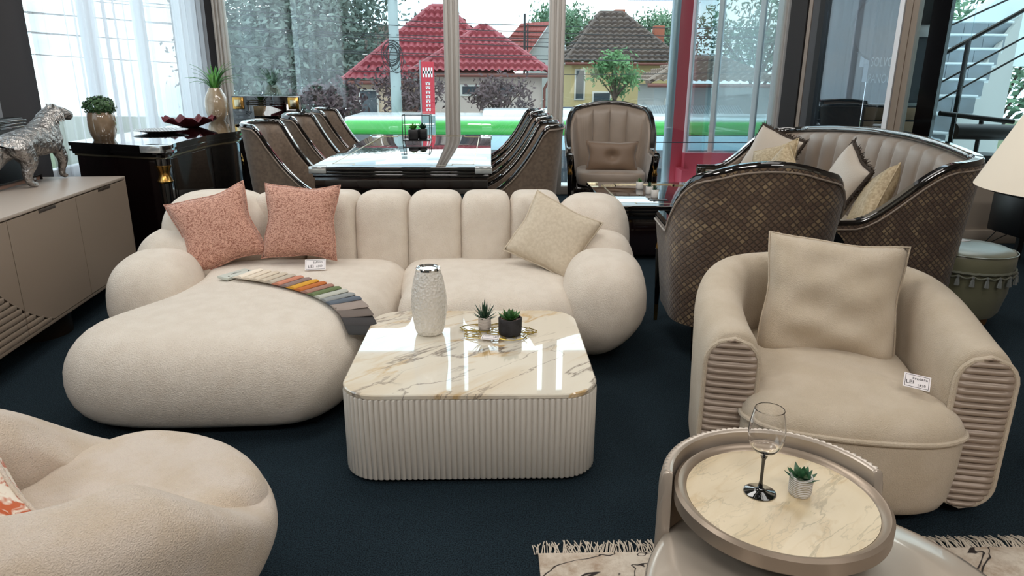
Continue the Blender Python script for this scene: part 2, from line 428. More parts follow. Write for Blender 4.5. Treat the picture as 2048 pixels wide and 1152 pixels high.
def front_window():
    Y = 8.62
    head = B(); head.box((.2, Y, 3.52), (7.0, .16, .16)); struct(head.build('wall_front', DARKWALL, smooth=False))
    w = T('window_3', '', ''); del w['label']; del w['category']; w['kind'] = 'structure'
    def mull(x, wd):
        b = B()
        b.box((x, Y, 1.72), (wd, .09, 3.44), .006)
        for dx, q in ((-.30, .2), (0.02, .16), (.34, .2)):
            b.box((x+dx*wd, Y-.055, 1.72), (wd*q, .035, 3.44), .005)
        b.build('mullion', FRAME, w)
    for x, wd in ((-3.09, .13), (-.455, .175), (.765, .185), (3.49, .16)): mull(x, wd)
    b = B(); b.box((.2, Y, .05), (6.7, .10, .10), .005); b.box((.2, Y, 3.42), (6.7, .1, .08), .005); b.build('rail', FRAME, w)
    for x0, x1 in ((-3.03, -.54), (-.37, .67), (.86, 3.41)):
        b = B(); b.box(((x0+x1)/2, Y, 1.74), (x1-x0, .014, 3.3)); b.build('pane', GLASS, w, smooth=False)
    # rolled-down upper blinds, with slits of daylight beside each mullion
    bl = mat('cream_roller_blind', '#ded3c0', .9)
    for i, (x0, x1) in enumerate(((-3.0, -.60), (-.31, .60), (.93, 3.36))):
        t = T('roller_blind', ('cream roller blind half lowered over the %s pane of the street window' % ('wide left', 'narrow middle', 'wide right')[i]), 'blind', ((x0+x1)/2, 8.5, 3.4), 0, 'roller blinds of the street window')
        b = B(); b.box((0, 0, -.34), (x1-x0, .006, .60)); b.build('blind_cloth', bl, t, smooth=False)
        b = B(); b.tube([(-(x1-x0)/2, .02, 0), ((x1-x0)/2, .02, 0)], .03, 12); b.build('roller_tube', FRAMEW, t)
        b = B(); b.box((0, 0, -.65), (x1-x0, .018, .025), .004); b.build('bottom_bar', FRAMEW, t)
front_window()

def curtains():
    def sheet(name, y0, y1, x, pitch, amp, label, seed):
        r = random.Random(seed); b = B(); n = int((y1-y0)/.012); rings = []
        ph = [r.uniform(0, 6.28) for _ in range(4)]
        zs = [.02, .3, .8, 1.5, 2.2, 2.8, 3.28]
        for z in zs:
            row = []
            for i in range(n+1):
                y = y0+(y1-y0)*i/n; k = 1-z/3.3
                a = amp*(.55+.45*sin(y*3.1+ph[0]))*(.8+.5*k)
                dx = a*sin(2*pi*y/pitch + 1.4*sin(y*4.3+ph[1]) + .25*k*sin(y*9+ph[2])) + .35*a*sin(2*pi*y/(pitch*.43)+ph[3])
                dy = .012*sin(2*pi*y/pitch*1.0+ph[2]+k)
                row.append((x+dx, y+dy, z))
            rings.append(row)
        b.loft(rings, closed=False)
        o = b.build(name, SHEER, angle=180); return o
    for i, (y0, y1, l) in enumerate(((7.05, 8.5, 'white sheer curtain hanging at the window corner behind the grass planter'),
                                     (5.28, 7.15, 'white sheer pleated curtain behind the boxwood planter and red bowl'),
                                     (3.0, 4.80, 'white sheer curtain beside the dark pier, out past the silver horse'),
                                     (1.1, 3.05, 'white sheer curtain nearest the camera on the left wall'))):
        t = T('sheer_curtain', l, 'curtain', (0, 0, 0), 0, 'sheer curtains on the left wall')
        o = sheet('curtain_cloth', y0, y1, -3.2, .145, .032, l, i+3); o.parent = t
    for y0, y1, l in ((5.2, 8.55, 'white curtain rail over the far left window'), (1.0, 4.9, 'white curtain rail over the near left window')):
        b = B(); b.box((-3.2, (y0+y1)/2, 3.31), (.05, y1-y0, .03), .005); tag(b.build('curtain_rail', FRAMEW), l, 'curtain rail')
curtains()

def right_side():
    # low wall and glazing run diagonally along the right, then across to x=5.15
    P0, P1 = Vector((2.95, 7.509)), Vector((3.95, 6.0)); d = (P1-P0).normalized(); rz = atan2(d.y, d.x)
    def seg(b, ya, yb, z0, z1, th, off=0):
        ta = (P0.y-ya)/(P0.y-P1.y); tb = (P0.y-yb)/(P0.y-P1.y)
        A = P0+(P1-P0)*ta; C = P0+(P1-P0)*tb; m = (A+C)/2
        nx = Vector((-d.y, d.x)); m = m+nx*off
        b.box((m.x, m.y, (z0+z1)/2), ((C-A).length, th, z1-z0), 0, rz)
    b = B(); b.box((3.36, 8.05, 1.8), (.06, 1.25, 3.6), 0, radians(-27)); struct(b.build('wall_right_return', mat('blue_grey_paint', '#8d98a8', .7), smooth=False))
    b = B(); seg(b, 7.45, 6.0, 0, .62, .12, .03); struct(b.build('wall_right_low', WALLB, smooth=False))
    b = B(); seg(b, 7.45, 6.0, .62, .66, .18); struct(b.build('trim_1', FRAME, smooth=False))
    b = B(); seg(b, 7.39, 7.24, 0, 3.6, .14); struct(b.build('column_black_corner', mat('dark_column', '#1d1a1b', .6), smooth=False))
    w = T('window_4', '', ''); del w['label']; del w['category']; w['kind'] = 'structure'
    b = B(); seg(b, 7.235, 7.205, .66, 3.5, .10); b.build('frame_strip', mat('warm_grey_frame', '#8f857c', .5), w, smooth=False)
    b = B(); seg(b, 7.20, 7.14, .66, 3.5, .09); b.build('frame_post', mat('dark_grey_frame', '#444548', .5), w, smooth=False)
    b = B(); seg(b, 7.135, 7.09, .66, 3.5, .12); b.build('frame_post', mat('black_frame', '#111214', .5), w, smooth=False)
    b = B(); seg(b, 7.09, 6.50, .66, 3.5, .012); b.build('pane', GLASSD, w, smooth=False)
    b = B(); seg(b, 6.50, 6.465, .66, 3.5, .11); b.build('frame_post', FRAMEW, w, smooth=False)
    b = B(); seg(b, 6.46, 6.365, .66, 3.5, .08); seg(b, 6.415, 6.408, .66, 3.5, .10); b.build('mullion', mat('warm_grey_mullion', '#857769', .5), w, smooth=False)
    b = B(); seg(b, 6.375, 6.28, .66, 3.5, .012); b.build('pane', GLASSI, w, smooth=False)
    b = B(); seg(b, 6.275, 6.15, 0, 3.6, .06); struct(b.build('column_black_gloss', mat('black_gloss_column', '#060607', .08), smooth=False))
    b = B(); seg(b, 6.15, 6.0, .66, 3.5, .012); b.build('pane', GLASSI, w, smooth=False)
    b = B(); seg(b, 7.5, 5.9, 3.48, 3.6, .2); struct(b.build('wall_right_head', DARKWALL, smooth=False))
    # across
    b = B(); b.box((4.55, 6.0, .31), (1.25, .1, .62)); struct(b.build('wall_right_jog', WALLB, smooth=False))
    b = B(); b.box((4.55, 5.99, .64), (1.25, .18, .04)); struct(b.build('trim_2', FRAMEW, smooth=False))
    b = B(); b.box((4.55, 5.935, .06), (1.25, .03, .12), .004); struct(b.build('baseboard_right', WALLB))
    w5 = T('window_5', '', ''); del w5['label']; del w5['category']; w5['kind'] = 'structure'
    b = B(); b.box((4.55, 6.0, 2.05), (1.2, .012, 2.8)); b.build('pane', GLASSI, w5, smooth=False)
    # dark tv unit corner with cable at the right edge
    t = T('media_cabinet', 'black low cabinet at the right edge in front of the beige low wall', 'cabinet', (4.55, 5.3, 0))
    b = B(); b.box((0, 0, .38), (1.05, .36, .30), .01); b.build('body', BLACKP, t)
    b = B(); b.box((0, 0, .54), (1.09, .40, .02), .005); b.build('top', BLACKP, t)
    for sx in (-.3, .45):
        b = B(); b.box((sx, .08, .115), (.04, .04, .23)); b.build('leg', BLACKP, t)
    b = B(); b.tube(spline([(4.12, 5.45, .25), (4.06, 5.5, .12), (4.12, 5.6, .06), (4.3, 5.62, .14), (4.42, 5.55, .24)], 6), .004, 6)
    tag(b.build('power_cable', BLACKP), 'thin black cable looping under the black cabinet by the low wall', 'cable')
right_side()

def stairwell():
    tile = mat('stair_grey_tile', '#7d868d', .45, var=(6, '#83909a', 3)); nos = mat('stair_white_nosing', '#dfeaf0', .3); white = mat('stair_white_plaster', '#dbe6ea', .8)
    st = T('staircase', 'white staircase with grey tiled risers seen through the right glazing', 'staircase', (0, 0, 0)); 
    # steps climb to the right and away; risers face the camera
    n = 8
    for i in range(n):
        z1 = .87+.17*i; y = 6.95+.30*i; xl = 3.95+.10*i; xr = 4.50+.26*i + .12*(i > 1)
        b = B(); b.box(((xl+xr)/2, y+.15, z1-.1), (xr-xl, .30, .20)); b.build('step', white, st, smooth=False)
        b = B(); b.box(((xl+xr)/2, y+.14, z1+.008), (xr-xl+.02, .33, .022), .004); b.build('nosing', nos, st)
        k = max(2, round((xr-xl)/.28)); w = (xr-xl)/k
        for j in range(k):
            b = B(); b.box((xl+w*(j+.5), y-.006, z1-.092), (w-.006, .012, .155)); b.build('tile', tile, st, smooth=False)
    b = B()
    Z0 = .35
    V = []; pts = [(4.52, .0), (4.52, .78), (6.7, 2.2), (6.7, .2)]
    for yy in (7.25, 7.32):
        V += [(x, yy + (x-4.5)*.9, z) for x, z in pts]
    b.add(V, [(0, 1, 2, 3), (7, 6, 5, 4), (0, 4, 5, 1), (1, 5, 6, 2), (2, 6, 7, 3), (3, 7, 4, 0)]); b.build('stringer', mat('stair_stringer', '#b4b4b0', .8), st, smooth=False)
    # upper flight seen from below
    b = B(); V = []
    for yy in (9.2, 9.4): V += [(5.3, yy, 1.55), (7.9, yy, 3.6), (7.9, yy, 1.55)]
    b.add(V, [(0, 1, 2), (5, 4, 3), (0, 3, 4, 1), (1, 4, 5, 2), (2, 5, 3, 0)]); b.build('upper_flight', white, st, smooth=False)
    b = B(); V = []
    for yy in (6.75, 6.85): V += [(4.75, yy, .5), (6.2, yy, 1.55), (6.2, yy, .5)]
    b.add(V, [(0, 1, 2), (5, 4, 3), (0, 3, 4, 1), (1, 4, 5, 2), (2, 5, 3, 0)]); b.build('lower_parapet', white, st, smooth=False)
    # floor and lit far wall of the stairwell
    b = B(); b.box((5.3, 8.3, -.06), (3.4, 4.5, .1)); struct(b.build('floor_stairwell', mat('pale_stair_floor', '#b9c3c6', .4), smooth=False))
    b = B(); b.box((8.4, 8.2, 1.5), (.1, 4.4, 3.2)); struct(b.build('wall_stairwell', white, smooth=False))
    # railing
    b = B(); b.box((4.32, 9.45, 1.7), (1.16, .08, 3.8)); struct(b.build('wall_neighbour', mat('slate_wall', '#2c3338', .7), smooth=False))  # added dark sheet so the smoked pane shows no bright sky
    r = T('stair_railing', 'black metal stair railing with round posts and sloping rods behind the glass', 'railing')
    blk = mat('black_rail_metal', '#17191b', .35, metal=.4)
    def rod(a, c, rr, nm): b = B(); b.tube([a, c], rr, 10); b.build(nm, blk, r)
    for (x, y, z0, z1) in ((4.33, 6.6, .7, 1.72), (4.15, 6.75, 1.0, 2.02), (4.45, 7.4, 1.05, 2.55)):
        rod((x, y, z0), (x, y, z1), .022, 'post')
    rod((3.98, 6.6, 1.53), (5.3, 6.6, 2.28), .019, 'handrail')
    rod((3.98, 7.0, 1.98), (5.3, 7.0, 2.60), .016, 'handrail')
    for a, c in (((3.98, 6.6, 1.27), (5.3, 6.6, 2.02)), ((3.98, 6.6, 1.10), (5.3, 6.6, 1.87)), ((4.0, 7.0, 1.70), (5.3, 7.0, 2.30))):
        rod(a, c, .009, 'rod')
    # bar stool with thick rolled back
    s = T('bar_stool', 'black leather bar stool with a rolled back behind the right glazing', 'stool', (4.55, 6.45, 0))
    b = B(); b.lathe([(.0, .60), (.19, .60), (.215, .63), (.21, .66), (.22, .69), (.20, .73), (0, .74)], 28); b.build('seat', mat('black_leather', '#101114', .4), s)
    b = B(); b.tube([(-.29, .02, .93), (.29, .02, .92)], .072, 16); b.build('backrest', MATS['black_leather'], s)
    for dx in (-.2,):
        b = B(); b.tube([(dx*.1, .06, .70), (dx*.1, .06, 1.05)], .02, 8); b.build('back_post', blk, s)
    b = B(); b.tube([(0, 0, .02), (0, 0, .62)], .03, 12); b.build('column', blk, s)
    b = B(); b.lathe([(0, 0), (.21, 0), (.2, .02), (.04, .035), (0, .035)], 28); b.build('base', blk, s)
    b = B(); b.tube([(3.99, 6.3, 1.10), (4.66, 6.28, 1.03)], .022, 12); tag(b.build('push_bar', blk), 'dark horizontal grab bar across the glazing above the bar stool', 'bar')
    # advertising column with slatted lower half
    a = T('display_panel', 'dark standing display panel with white letters over wooden slats', 'sign', (3.89, 6.87, 0)); a.scale = (.89, 1, .97)
    dk = mat('panel_slate', '#39434a', .5)
    b = B(); b.box((0, 0, 1.45), (.66, .05, 1.95)); b.build('board', dk, a, smooth=False)
    b = B(); b.box((0, -.03, 2.42), (.66, .01, .12)); b.build('red_header', mat('panel_red', '#b8323e', .5), a, smooth=False)
    wd = mat('oak_slat', '#a58d72', .6, var=(5, '#8f775c', 6))
    for k in range(8):
        b = B(); b.box((0, -.02, 1.10-.135*k), (.66, .05, .115), .004); b.build('slat', wd, a)
    b = B(); b.box((0, -.031, 1.19), (.6, .008, .03)); b.build('silver_strip', mat('grey_strip', '#8b979b', .4), a, smooth=False)
    for s_, z, sz, x in (('SOLVO', 1.585, .125, -.225), ('PANOU', 1.43, .125, -.225)):
        text(s_, sz, mat('white_letter', '#dfe6e6', .6), a, Matrix.Translation((x, -.03, z)) @ RX90 @ Matrix.Scale(.6, 4, (1, 0, 0)))
    text('VOI', .11, MATS['white_letter'], a, Matrix.Translation((.2, -.037, 2.42)) @ RX90)
    b = B(); b.box((.18, -.035, 2.02), (.22, .02, .40), .006); b.build('picture_frame', FRAMEW, a)
    b = B(); b.box((.18, -.048, 2.06), (.17, .01, .26)); b.build('picture', BLACKP, a, smooth=False)
    # dark disc stands in for a round mirror's reflection in the pane
    b = B(); b.lathe([(0, -.02), (.36, -.02), (.38, 0), (.36, .02), (0, .02)], 40, M=Matrix.Translation((4.52, 8.45, 1.95)) @ RX90)
    b.build('x', BLACKP).name = 'round_mirror'; tag(bpy.data.objects['round_mirror'], 'round dark mirror hanging behind the smoked right pane', 'mirror')

stairwell()

# ================================================================== CREAM CHANNEL SOFA WITH CHAISE
def dome(outline, z0, z1, er, crown=.03, c=None, base_in=.06, tuck=.0):
    """soft cushion from a closed plan outline: tucked base, bulging side, rounded top edge, crowned top"""
    P = [Vector((p[0], p[1])) for p in outline]
    if c is None: c = sum(P, Vector((0, 0)))/len(P)
    c = Vector(c); rings = []
    def ring(ins, z): 
        out = []
        for p in P:
            d = p-c; L = d.length; out.append((*(c+d*max(0, (L-ins)/L)), z))
        return out
    h = z1-z0; eb = min(er, h*.5)
    for k in range(7):
        a = pi/2*k/6; rings.append(ring(base_in*(1-sin(a)) , z0+eb*.9*(1-cos(a))))
    for k in range(1, 9):
        a = pi/2*k/8; rings.append(ring(er*(1-cos(a)), z1-er+er*sin(a)))
    for f, q in ((.22, .45), (.45, .75), (.7, .93), (.9, 1)):
        out = []
        for p in P:
            d = p-c; L = d.length; rr = (L-er)*(1-f); out.append((*(c+d*(rr/L)), z1+crown*q))
        rings.append(out)
    return rings

CHAISE = []
def cream_sofa():
    t = T('channel_sofa', 'large cream boucle corner sofa with a channelled back, round arms and a chaise', 'sofa', (-.6, 3.5, 0))
    O = Vector((-.6, 3.5))
    def L(pts): return [(x-O.x, y-O.y) for x, y in pts]
    ch = spline([(-.50, 3.95, 0), (-.49, 3.45, 0), (-.50, 3.16, 0), (-.56, 2.90, 0), (-.62, 2.66, 0), (-.76, 2.515, 0), (-1.05, 2.475, 0), (-1.42, 2.48, 0), (-1.66, 2.56, 0), (-1.765, 2.75, 0), (-1.715, 2.98, 0), (-1.62, 3.25, 0), (-1.56, 3.55, 0), (-1.54, 3.95, 0), (-1.1, 4.0, 0)], 6, True)
    b = B(); b.loft(dome(L([(p.x, p.y) for p in ch]), .03, .408, .20, .02, c=(-.5, -.4), base_in=.13)); CHAISE.append(([Vector(v)+Vector((-.6, 3.5, 0)) for v in b.V], list(b.F))); b.build('chaise_seat', CREAM, t)
    s2 = spline([(-.485, 3.95, 0), (-.475, 3.5, 0), (-.45, 3.24, 0), (-.3, 3.15, 0), (0, 3.125, 0), (.28, 3.14, 0), (.42, 3.22, 0), (.47, 3.5, 0), (.48, 3.95, 0), (0, 4.0, 0)], 6, True)
    b = B(); b.loft(dome(L([(p.x, p.y) for p in s2]), .035, .40, .15, .025, c=(.6, .05), base_in=.05)); b.build('seat', CREAM, t)
    # back channels
    def chan(x, y, w, d, z0, z1, rz=0, nm='back_channel', tilt=0, ee=None):
        b = B(); add_blob(b, (w/2, d/2, (z1-z0)/2), (x-O.x, y-O.y, (z0+z1)/2), *(ee or (.36, .42)), 40, 26, (tilt, 0, rz)); b.build(nm, CREAM, t)
    xs = [-1.30, -1.06, -.755, -.475, -.175, .115, .395]
    edges = [(-1.35, -1.055), (-1.065, -.765), (-.775, -.470), (-.480, -.168), (-.178, .115), (.105, .402)]
    for a, c in edges: chan((a+c)/2, 4.08, c-a+.008, .42, .10, .752, tilt=radians(-4))
    chan(-1.55, 4.00, .62, .52, .10, .765, radians(14), 'back_end', ee=(.62, .6)); chan(.575, 4.00, .46, .52, .08, .75, radians(-14), 'back_end', ee=(.7, .62))
    # arm lobes: a smaller one behind, a large one in front, tapering towards the floor
    def lobe(x, y, z, rx, ry, rz_, sgn, rot=0, k=.5, nm='arm_lobe'):
        def tp(a, c, w):
            q = max(0, -w); s = 1-k*q**1.5
            return s, 1-.25*q*q, -sgn*.30*q**1.4, 0
        b = B(); add_blob(b, (rx, ry, rz_), (x-O.x, y-O.y, z), .74, .68, 44, 30, (0, 0, rot), tp); b.build(nm, CREAM, t)
    lobe(.555, 3.80, .335, .245, .22, .265, 1, radians(-4), .35)
    lobe(.575, 3.42, .285, .215, .29, .265, 1, radians(-8), .42)
    lobe(-1.68, 3.82, .335, .26, .22, .265, -1, radians(4), .35)
    lobe(-1.70, 3.47, .280, .215, .26, .262, -1, radians(8), .40)
    # hidden plinth
    b = B(); b.box((0.05, .1, .03), (2.0, .8, .05), .01); b.box((-.5, -.5, .03), (.75, .7, .05), .01); b.build('plinth', BLACKP, t)
cream_sofa()

def boucle_print(name, c1, c2, sc=125):
    m = bpy.data.materials.new(name); m.use_nodes = True; n, l = m.node_tree.nodes, m.node_tree.links
    b = n['Principled BSDF']; b.inputs['Roughness'].default_value = .95; b.inputs['Sheen Weight'].default_value = .2
    tc = n.new('ShaderNodeTexCoord'); mp = n.new('ShaderNodeMapping'); mp.inputs['Scale'].default_value = (1, 1, 1.8)
    nz = n.new('ShaderNodeTexNoise'); nz.inputs['Scale'].default_value = sc; nz.inputs['Detail'].default_value = 2; nz.inputs['Distortion'].default_value = 1.2
    cr = n.new('ShaderNodeValToRGB'); cr.color_ramp.elements[0].position = .43; cr.color_ramp.elements[0].color = (*hexc(c1), 1); cr.color_ramp.elements[1].position = .53; cr.color_ramp.elements[1].color = (*hexc(c2), 1)
    l.new(tc.outputs['Object'], mp.inputs['Vector']); l.new(mp.outputs['Vector'], nz.inputs['Vector']); l.new(nz.outputs['Fac'], cr.inputs['Fac']); l.new(cr.outputs['Color'], b.inputs['Base Color'])
    bp = n.new('ShaderNodeBump'); bp.inputs['Strength'].default_value = .7; bp.inputs['Distance'].default_value = .004; l.new(nz.outputs['Fac'], bp.inputs['Height']); l.new(bp.outputs['Normal'], b.inputs['Normal'])
    return m
SALMON = boucle_print('salmon_boucle', '#94604f', '#d6a793')
ORANGEW = boucle_print('rust_and_cream_weave', '#c0603a', '#e8ddcd', 26)

def cushion(label, w, h, t, loc, M3, m, group=None, piping=None, crease=None, pinch=.09, name='scatter_cushion', pr=.005):
    e = T(name, label, 'cushion', (0, 0, 0), 0, group)
    e.matrix_world = Matrix.Translation(loc) @ M3
    b = B(); puff(b, w, h, t, pinch=pinch, crease=crease); b.build('cover', m, e, angle=80)
    b = B(); b.tube(seam_path(w, h, pinch), pr, 6, True); b.build('piping', piping or m, e, angle=80)
    return e
def lean(rz, back, roll):
    """faces -y by default; back = lean backwards, roll = in-plane"""
    return Matrix.Rotation(rz, 4, 'Z') @ Matrix.Rotation(-back, 4, 'X') @ Matrix.Rotation(roll, 4, 'Y')
cushion('salmon boucle cushion tilted at the left end of the cream sofa', .42, .42, .15, (-1.47, 3.73, .60), lean(radians(10), radians(22), radians(-17)), SALMON, 'salmon cushions on the cream sofa', pinch=.13)
cushion('salmon boucle cushion upright, right beside the tilted one on the cream sofa', .41, .41, .15, (-1.03, 3.76, .635), lean(radians(-3), radians(20), radians(1)), SALMON, 'salmon cushions on the cream sofa', pinch=.12)
cushion('pale oatmeal linen cushion tipped on its corner at the right end of the cream sofa', .40, .38, .13, (.33, 3.66, .575), lean(radians(-8), radians(28), radians(26)), mat('oatmeal_linen', '#cfc2ae', .95, bump=(350, .3, .002), var=(60, '#c4b6a1', 3)))

def swatches():
    t = T('fabric_swatch_book', 'fan of fabric colour samples draped over the chaise of the cream sofa', 'swatch book', (-1.2, 3.4, .44))
    # path along the chaise top and down over its rounded right side
    path = spline([(-1.28, 3.42, .428), (-1.08, 3.33, .431), (-.88, 3.21, .428), (-.72, 3.08, .42), (-.62, 2.96, .40), (-.55, 2.84, .33)], 10)
    from mathutils.bvhtree import BVHTree
    bvh = BVHTree.FromPolygons(*CHAISE[0])
    O = Vector((-1.2, 3.4, .44)); n = 18
    cols = ['#eadfce', '#ddd0bd', '#d2c5b2', '#c8bba8', '#bdb2a2', '#c4836a', '#8b7670', '#d29b35', '#b86a33', '#a0786a', '#66744e', '#b7b8ae', '#8e9292', '#5c6570', '#998c84', '#6f655f', '#3e3c3d', '#333334']
    Ls = [0]
    for i in range(1, len(path)): Ls.append(Ls[-1]+(path[i]-path[i-1]).length)
    def at(s):
        for i in range(1, len(path)):
            if Ls[i] >= s or i == len(path)-1:
                f = (s-Ls[i-1])/max(1e-6, Ls[i]-Ls[i-1]); return path[i-1].lerp(path[i], min(1, f)), (path[i]-path[i-1]).normalized()
    tot = Ls[-1]
    up0 = Vector((0, 0, 1))
    for i in range(n):
        s = .07+(tot-.11)*i/(n-1); p, d = at(s)
        side = Vector((.50, .80, .0)).normalized(); side = (side - d*side.dot(d)).normalized(); nr = d.cross(side); nr = nr if nr.z > 0 else -nr
        hit = bvh.ray_cast(Vector((p.x, p.y, 1)), Vector((0, 0, -1)))
        if hit[0] is not None and hit[1].z > .15: nr = hit[1].normalized(); p = hit[0]; d = (d-nr*d.dot(nr)).normalized(); side = nr.cross(d).normalized(); side = side if side.y > 0 else -side
        p = p + nr*(.007+.0006*(n-i))
        b = B()
        w, h = .155, .060
        prof = [(-.030, -.003), (-.01, .003), (.015, .009), (.030, .007), (.034, .002), (.028, -.003)]
        if i >= n-4: prof = [(-.03, .0), (.02, .004), (.045, .003), (.05, 0), (.02, -.002), (-.03, -.003)]
        M = axes(d, side, nr, p-O)
        b.loft([[(x, -w/2, z) for x, z in prof], [(x, w/2, z) for x, z in prof]], M=M)
        m = mat('swatch_cloth_%02d' % (i+1), cols[i], .9, bump=(300, .4, .002))
        o = b.build('swatch', m, t, angle=50)
    p, d = at(.0); side = Vector((.5, .8, 0)).normalized(); nr = Vector((0, 0, 1))
    M = axes(Vector((.8, -.5, 0)).normalized(), side, nr, path[0]-O)
    b = B(); b.box((.0, 0, .008), (.075, .165, .014), .002, M=M); b.build('header_card', mat('grey_green_card', '#c6cbc2', .5), t)
    for q in (-.06, .06):
        b = B(); b.lathe([(0, .0155), (.005, .0155), (.005, .0165), (0, .0165)], 10, (.02, q, 0), M=M); b.build('rivet', BLACKP, t)
    text('saffron', .022, mat('grey_print', '#6d7571', .7), t, M @ Matrix.Translation((-.004, 0, .0155)) @ Matrix.Rotation(pi/2, 4, 'Z'), .0002)
swatches()

def price_tag(label, M, lines, w=.085, h=.055, name='price_tag'):
    t = T(name, label, 'tag'); t.matrix_world = M
    b = B(); b.box((0, 0, 0), (w, h, .0012)); b.build('card', PAPER, t, smooth=False)
    b = B(); q = .0009
    for y in (-h/2+.005, h/2-.005): b.box((0, y, q), (w-.01, .0012, .0006))
    for x in (-w/2+.005, w/2-.005): b.box((x, 0, q), (.0012, h-.01, .0006))
    b.build('printed_border', INK, t, smooth=False)
    for s, x, y, sz in lines: text(s, sz, INK, t, Matrix.Translation((x, y, q)) @ Matrix.Rotation(radians(4), 4, 'Z') @ Matrix.Scale(1, 4), .0003)
    return t
price_tag('handwritten white price card leaning on the salmon cushion', Matrix.Translation((-.915, 3.545, .452)) @ Matrix.Rotation(radians(8), 4, 'Z') @ Matrix.Rotation(radians(48), 4, 'X'),
          [('Saffron', .012, .014, .017), ('LEI', -.022, -.011, .024), ('6300', .02, -.010, .016)], .105, .062)

# ================================================================== COFFEE TABLE
def coffee_table():
    cx, cy = -.077, 2.645; W, D, r = .915, .905, .135
    t = T('coffee_table', 'square fluted white coffee table with a polished gold-veined marble top', 'table', (cx, cy, 0))
    def flut(z, inset=0, amp=.0085):
        pts = rrect(W-2*inset, D-2*inset, r-inset, 24); 
        # resample evenly
        P = [Vector((*p, 0)) for p in pts]; P.append(P[0]); L = [0]
        for i in range(1, len(P)): L.append(L[-1]+(P[i]-P[i-1]).length)
        tot = L[-1]; nf = 168; k = 8; out = []; j = 1
        for i in range(nf*k):
            s = tot*i/(nf*k)
            while L[j] < s: j += 1
            f = (s-L[j-1])/(L[j]-L[j-1]); p = P[j-1].lerp(P[j], f); tn = (P[j]-P[j-1]).normalized(); nn = Vector((tn.y, -tn.x, 0))
            a = abs(sin(pi*i/k)); p = p+nn*(amp*(a**.7)-amp); out.append((p.x, p.y, z))
        return out
    b = B(); b.loft([flut(.018, .004), flut(.023), flut(.327), flut(.332, .003)]); b.build('fluted_body', mat('ivory_satin_lacquer', '#d3cdc3', .3), t, angle=60)
    b = B(); q = rrect(W-.012, D-.012, r-.006, 10)
    def rg(i, z): return [(x, y, z) for x, y in rrect(W-.004-2*i, D-.004-2*i, r-i, 12)]
    b.loft([rg(.006, .332), rg(.0, .334), rg(0, .346), rg(.004, .35)]); b.build('marble_top', MARBLE, t)
    b = B(); b.loft([[(x, y, z) for x, y in rrect(W-.12, D-.12, .1, 8)] for z in (0, .036)]); b.build('plinth', BLACKP, t)
    return t
coffee_table()
def textured_vase():
    t = T('white_vase', 'tall white hammered ceramic vase with a silver rim on the marble table', 'vase', (-.262, 2.80, .3502))
    prof = [(0, 0), (.044, 0), (.054, .006), (.063, .03), (.072, .09), (.0745, .14), (.071, .19), (.062, .24), (.052, .275), (.050, .285)]
    pr_ = [(0, 0), (.05, 0)]; sp = spline([(r, 0, z) for r, z in prof[1:]], 5)
    rings = []; n = 72
    b = B()
    b.lathe([(0, 0)]+[(p.x, p.z) for p in sp]+[(.042, .283), (.040, .27), (.045, .22), (.05, .1), (0, .02)], 64)
    m = mat('hammered_pearl_ceramic', '#ded9d1', .22, bump=(85, .9, .006, 'voronoi'), coat=.5)
    b.build('body', m, t, angle=70)
    b = B(); b.lathe([(.040, .280), (.0515, .280), (.052, .287), (.049, .291), (.043, .290), (.040, .285)], 48); b.build('rim', CHROME, t)
textured_vase()
def leaf_ring(b, c, n, L, w, elev, rnd_, z0=0, th=.004, curve=.2, r0=.0):
    for i in range(n):
        a = 2*pi*i/n + rnd_.uniform(-.2, .2); e = elev+rnd_.uniform(-.12, .12); l = L*rnd_.uniform(.85, 1.12)
        d = Vector((cos(a), sin(a), 0)); sd = Vector((-sin(a), cos(a), 0)); rings = []
        for k in range(6):
            s = k/5; ee = e+curve*s; ww = w*(sin(pi*min(1, .22+.78*s*1.0)) if s < 1 else .02)*.5+.0003
            p = Vector(c)+Vector((0, 0, z0))+d*(r0+l*s*cos(ee))+Vector((0, 0, l*s*sin(ee)))
            nn = Vector((0, 0, 1))*cos(ee)-d*sin(ee)
            rings.append([tuple(p+sd*ww), tuple(p+nn*th*(1-s)), tuple(p-sd*ww), tuple(p-nn*th*(1-s))])
        b.loft(rings)
def pot(t, r, h, m, soil=True, n=32):
    b = B(); b.lathe([(0, 0), (r*.86, 0), (r*.93, .003), (r*.99, h*.25), (r, h-.003), (r-.002, h), (r-.006, h), (r-.007, h-.012), (0, h-.012)], n); b.build('pot', m, t, angle=50)
    if soil:
        b = B(); rr = random.Random(3)
        for i in range(26):
            a = rr.uniform(0, 6.28); q = r*.82*sqrt(rr.random()); add_blob(b, (.006, .006, .004), (q*cos(a), q*sin(a), h-.009), 1, 1, 6, 5)
        o = b.build('pebbles', mat('pink_gravel', '#a58c80', .8), t); o['kind'] = 'stuff'
def spiky(label, loc, r, h, pm, L=.07, w=.011, lm=LEAFD, group=None, rows=((9, .35), (8, .75), (6, 1.1), (3, 1.4)), name='potted_succulent', seed=1):
    t = T(name, label, 'plant', loc, 0, group); pot(t, r, h, pm); rr = random.Random(seed)
    for nn, el in rows:
        b = B(); leaf_ring(b, (0, 0, h-.012), nn, L*(.8+.25*el), w, el, rr, curve=.1); b.build('leaf_whorl', lm, t)
    return t
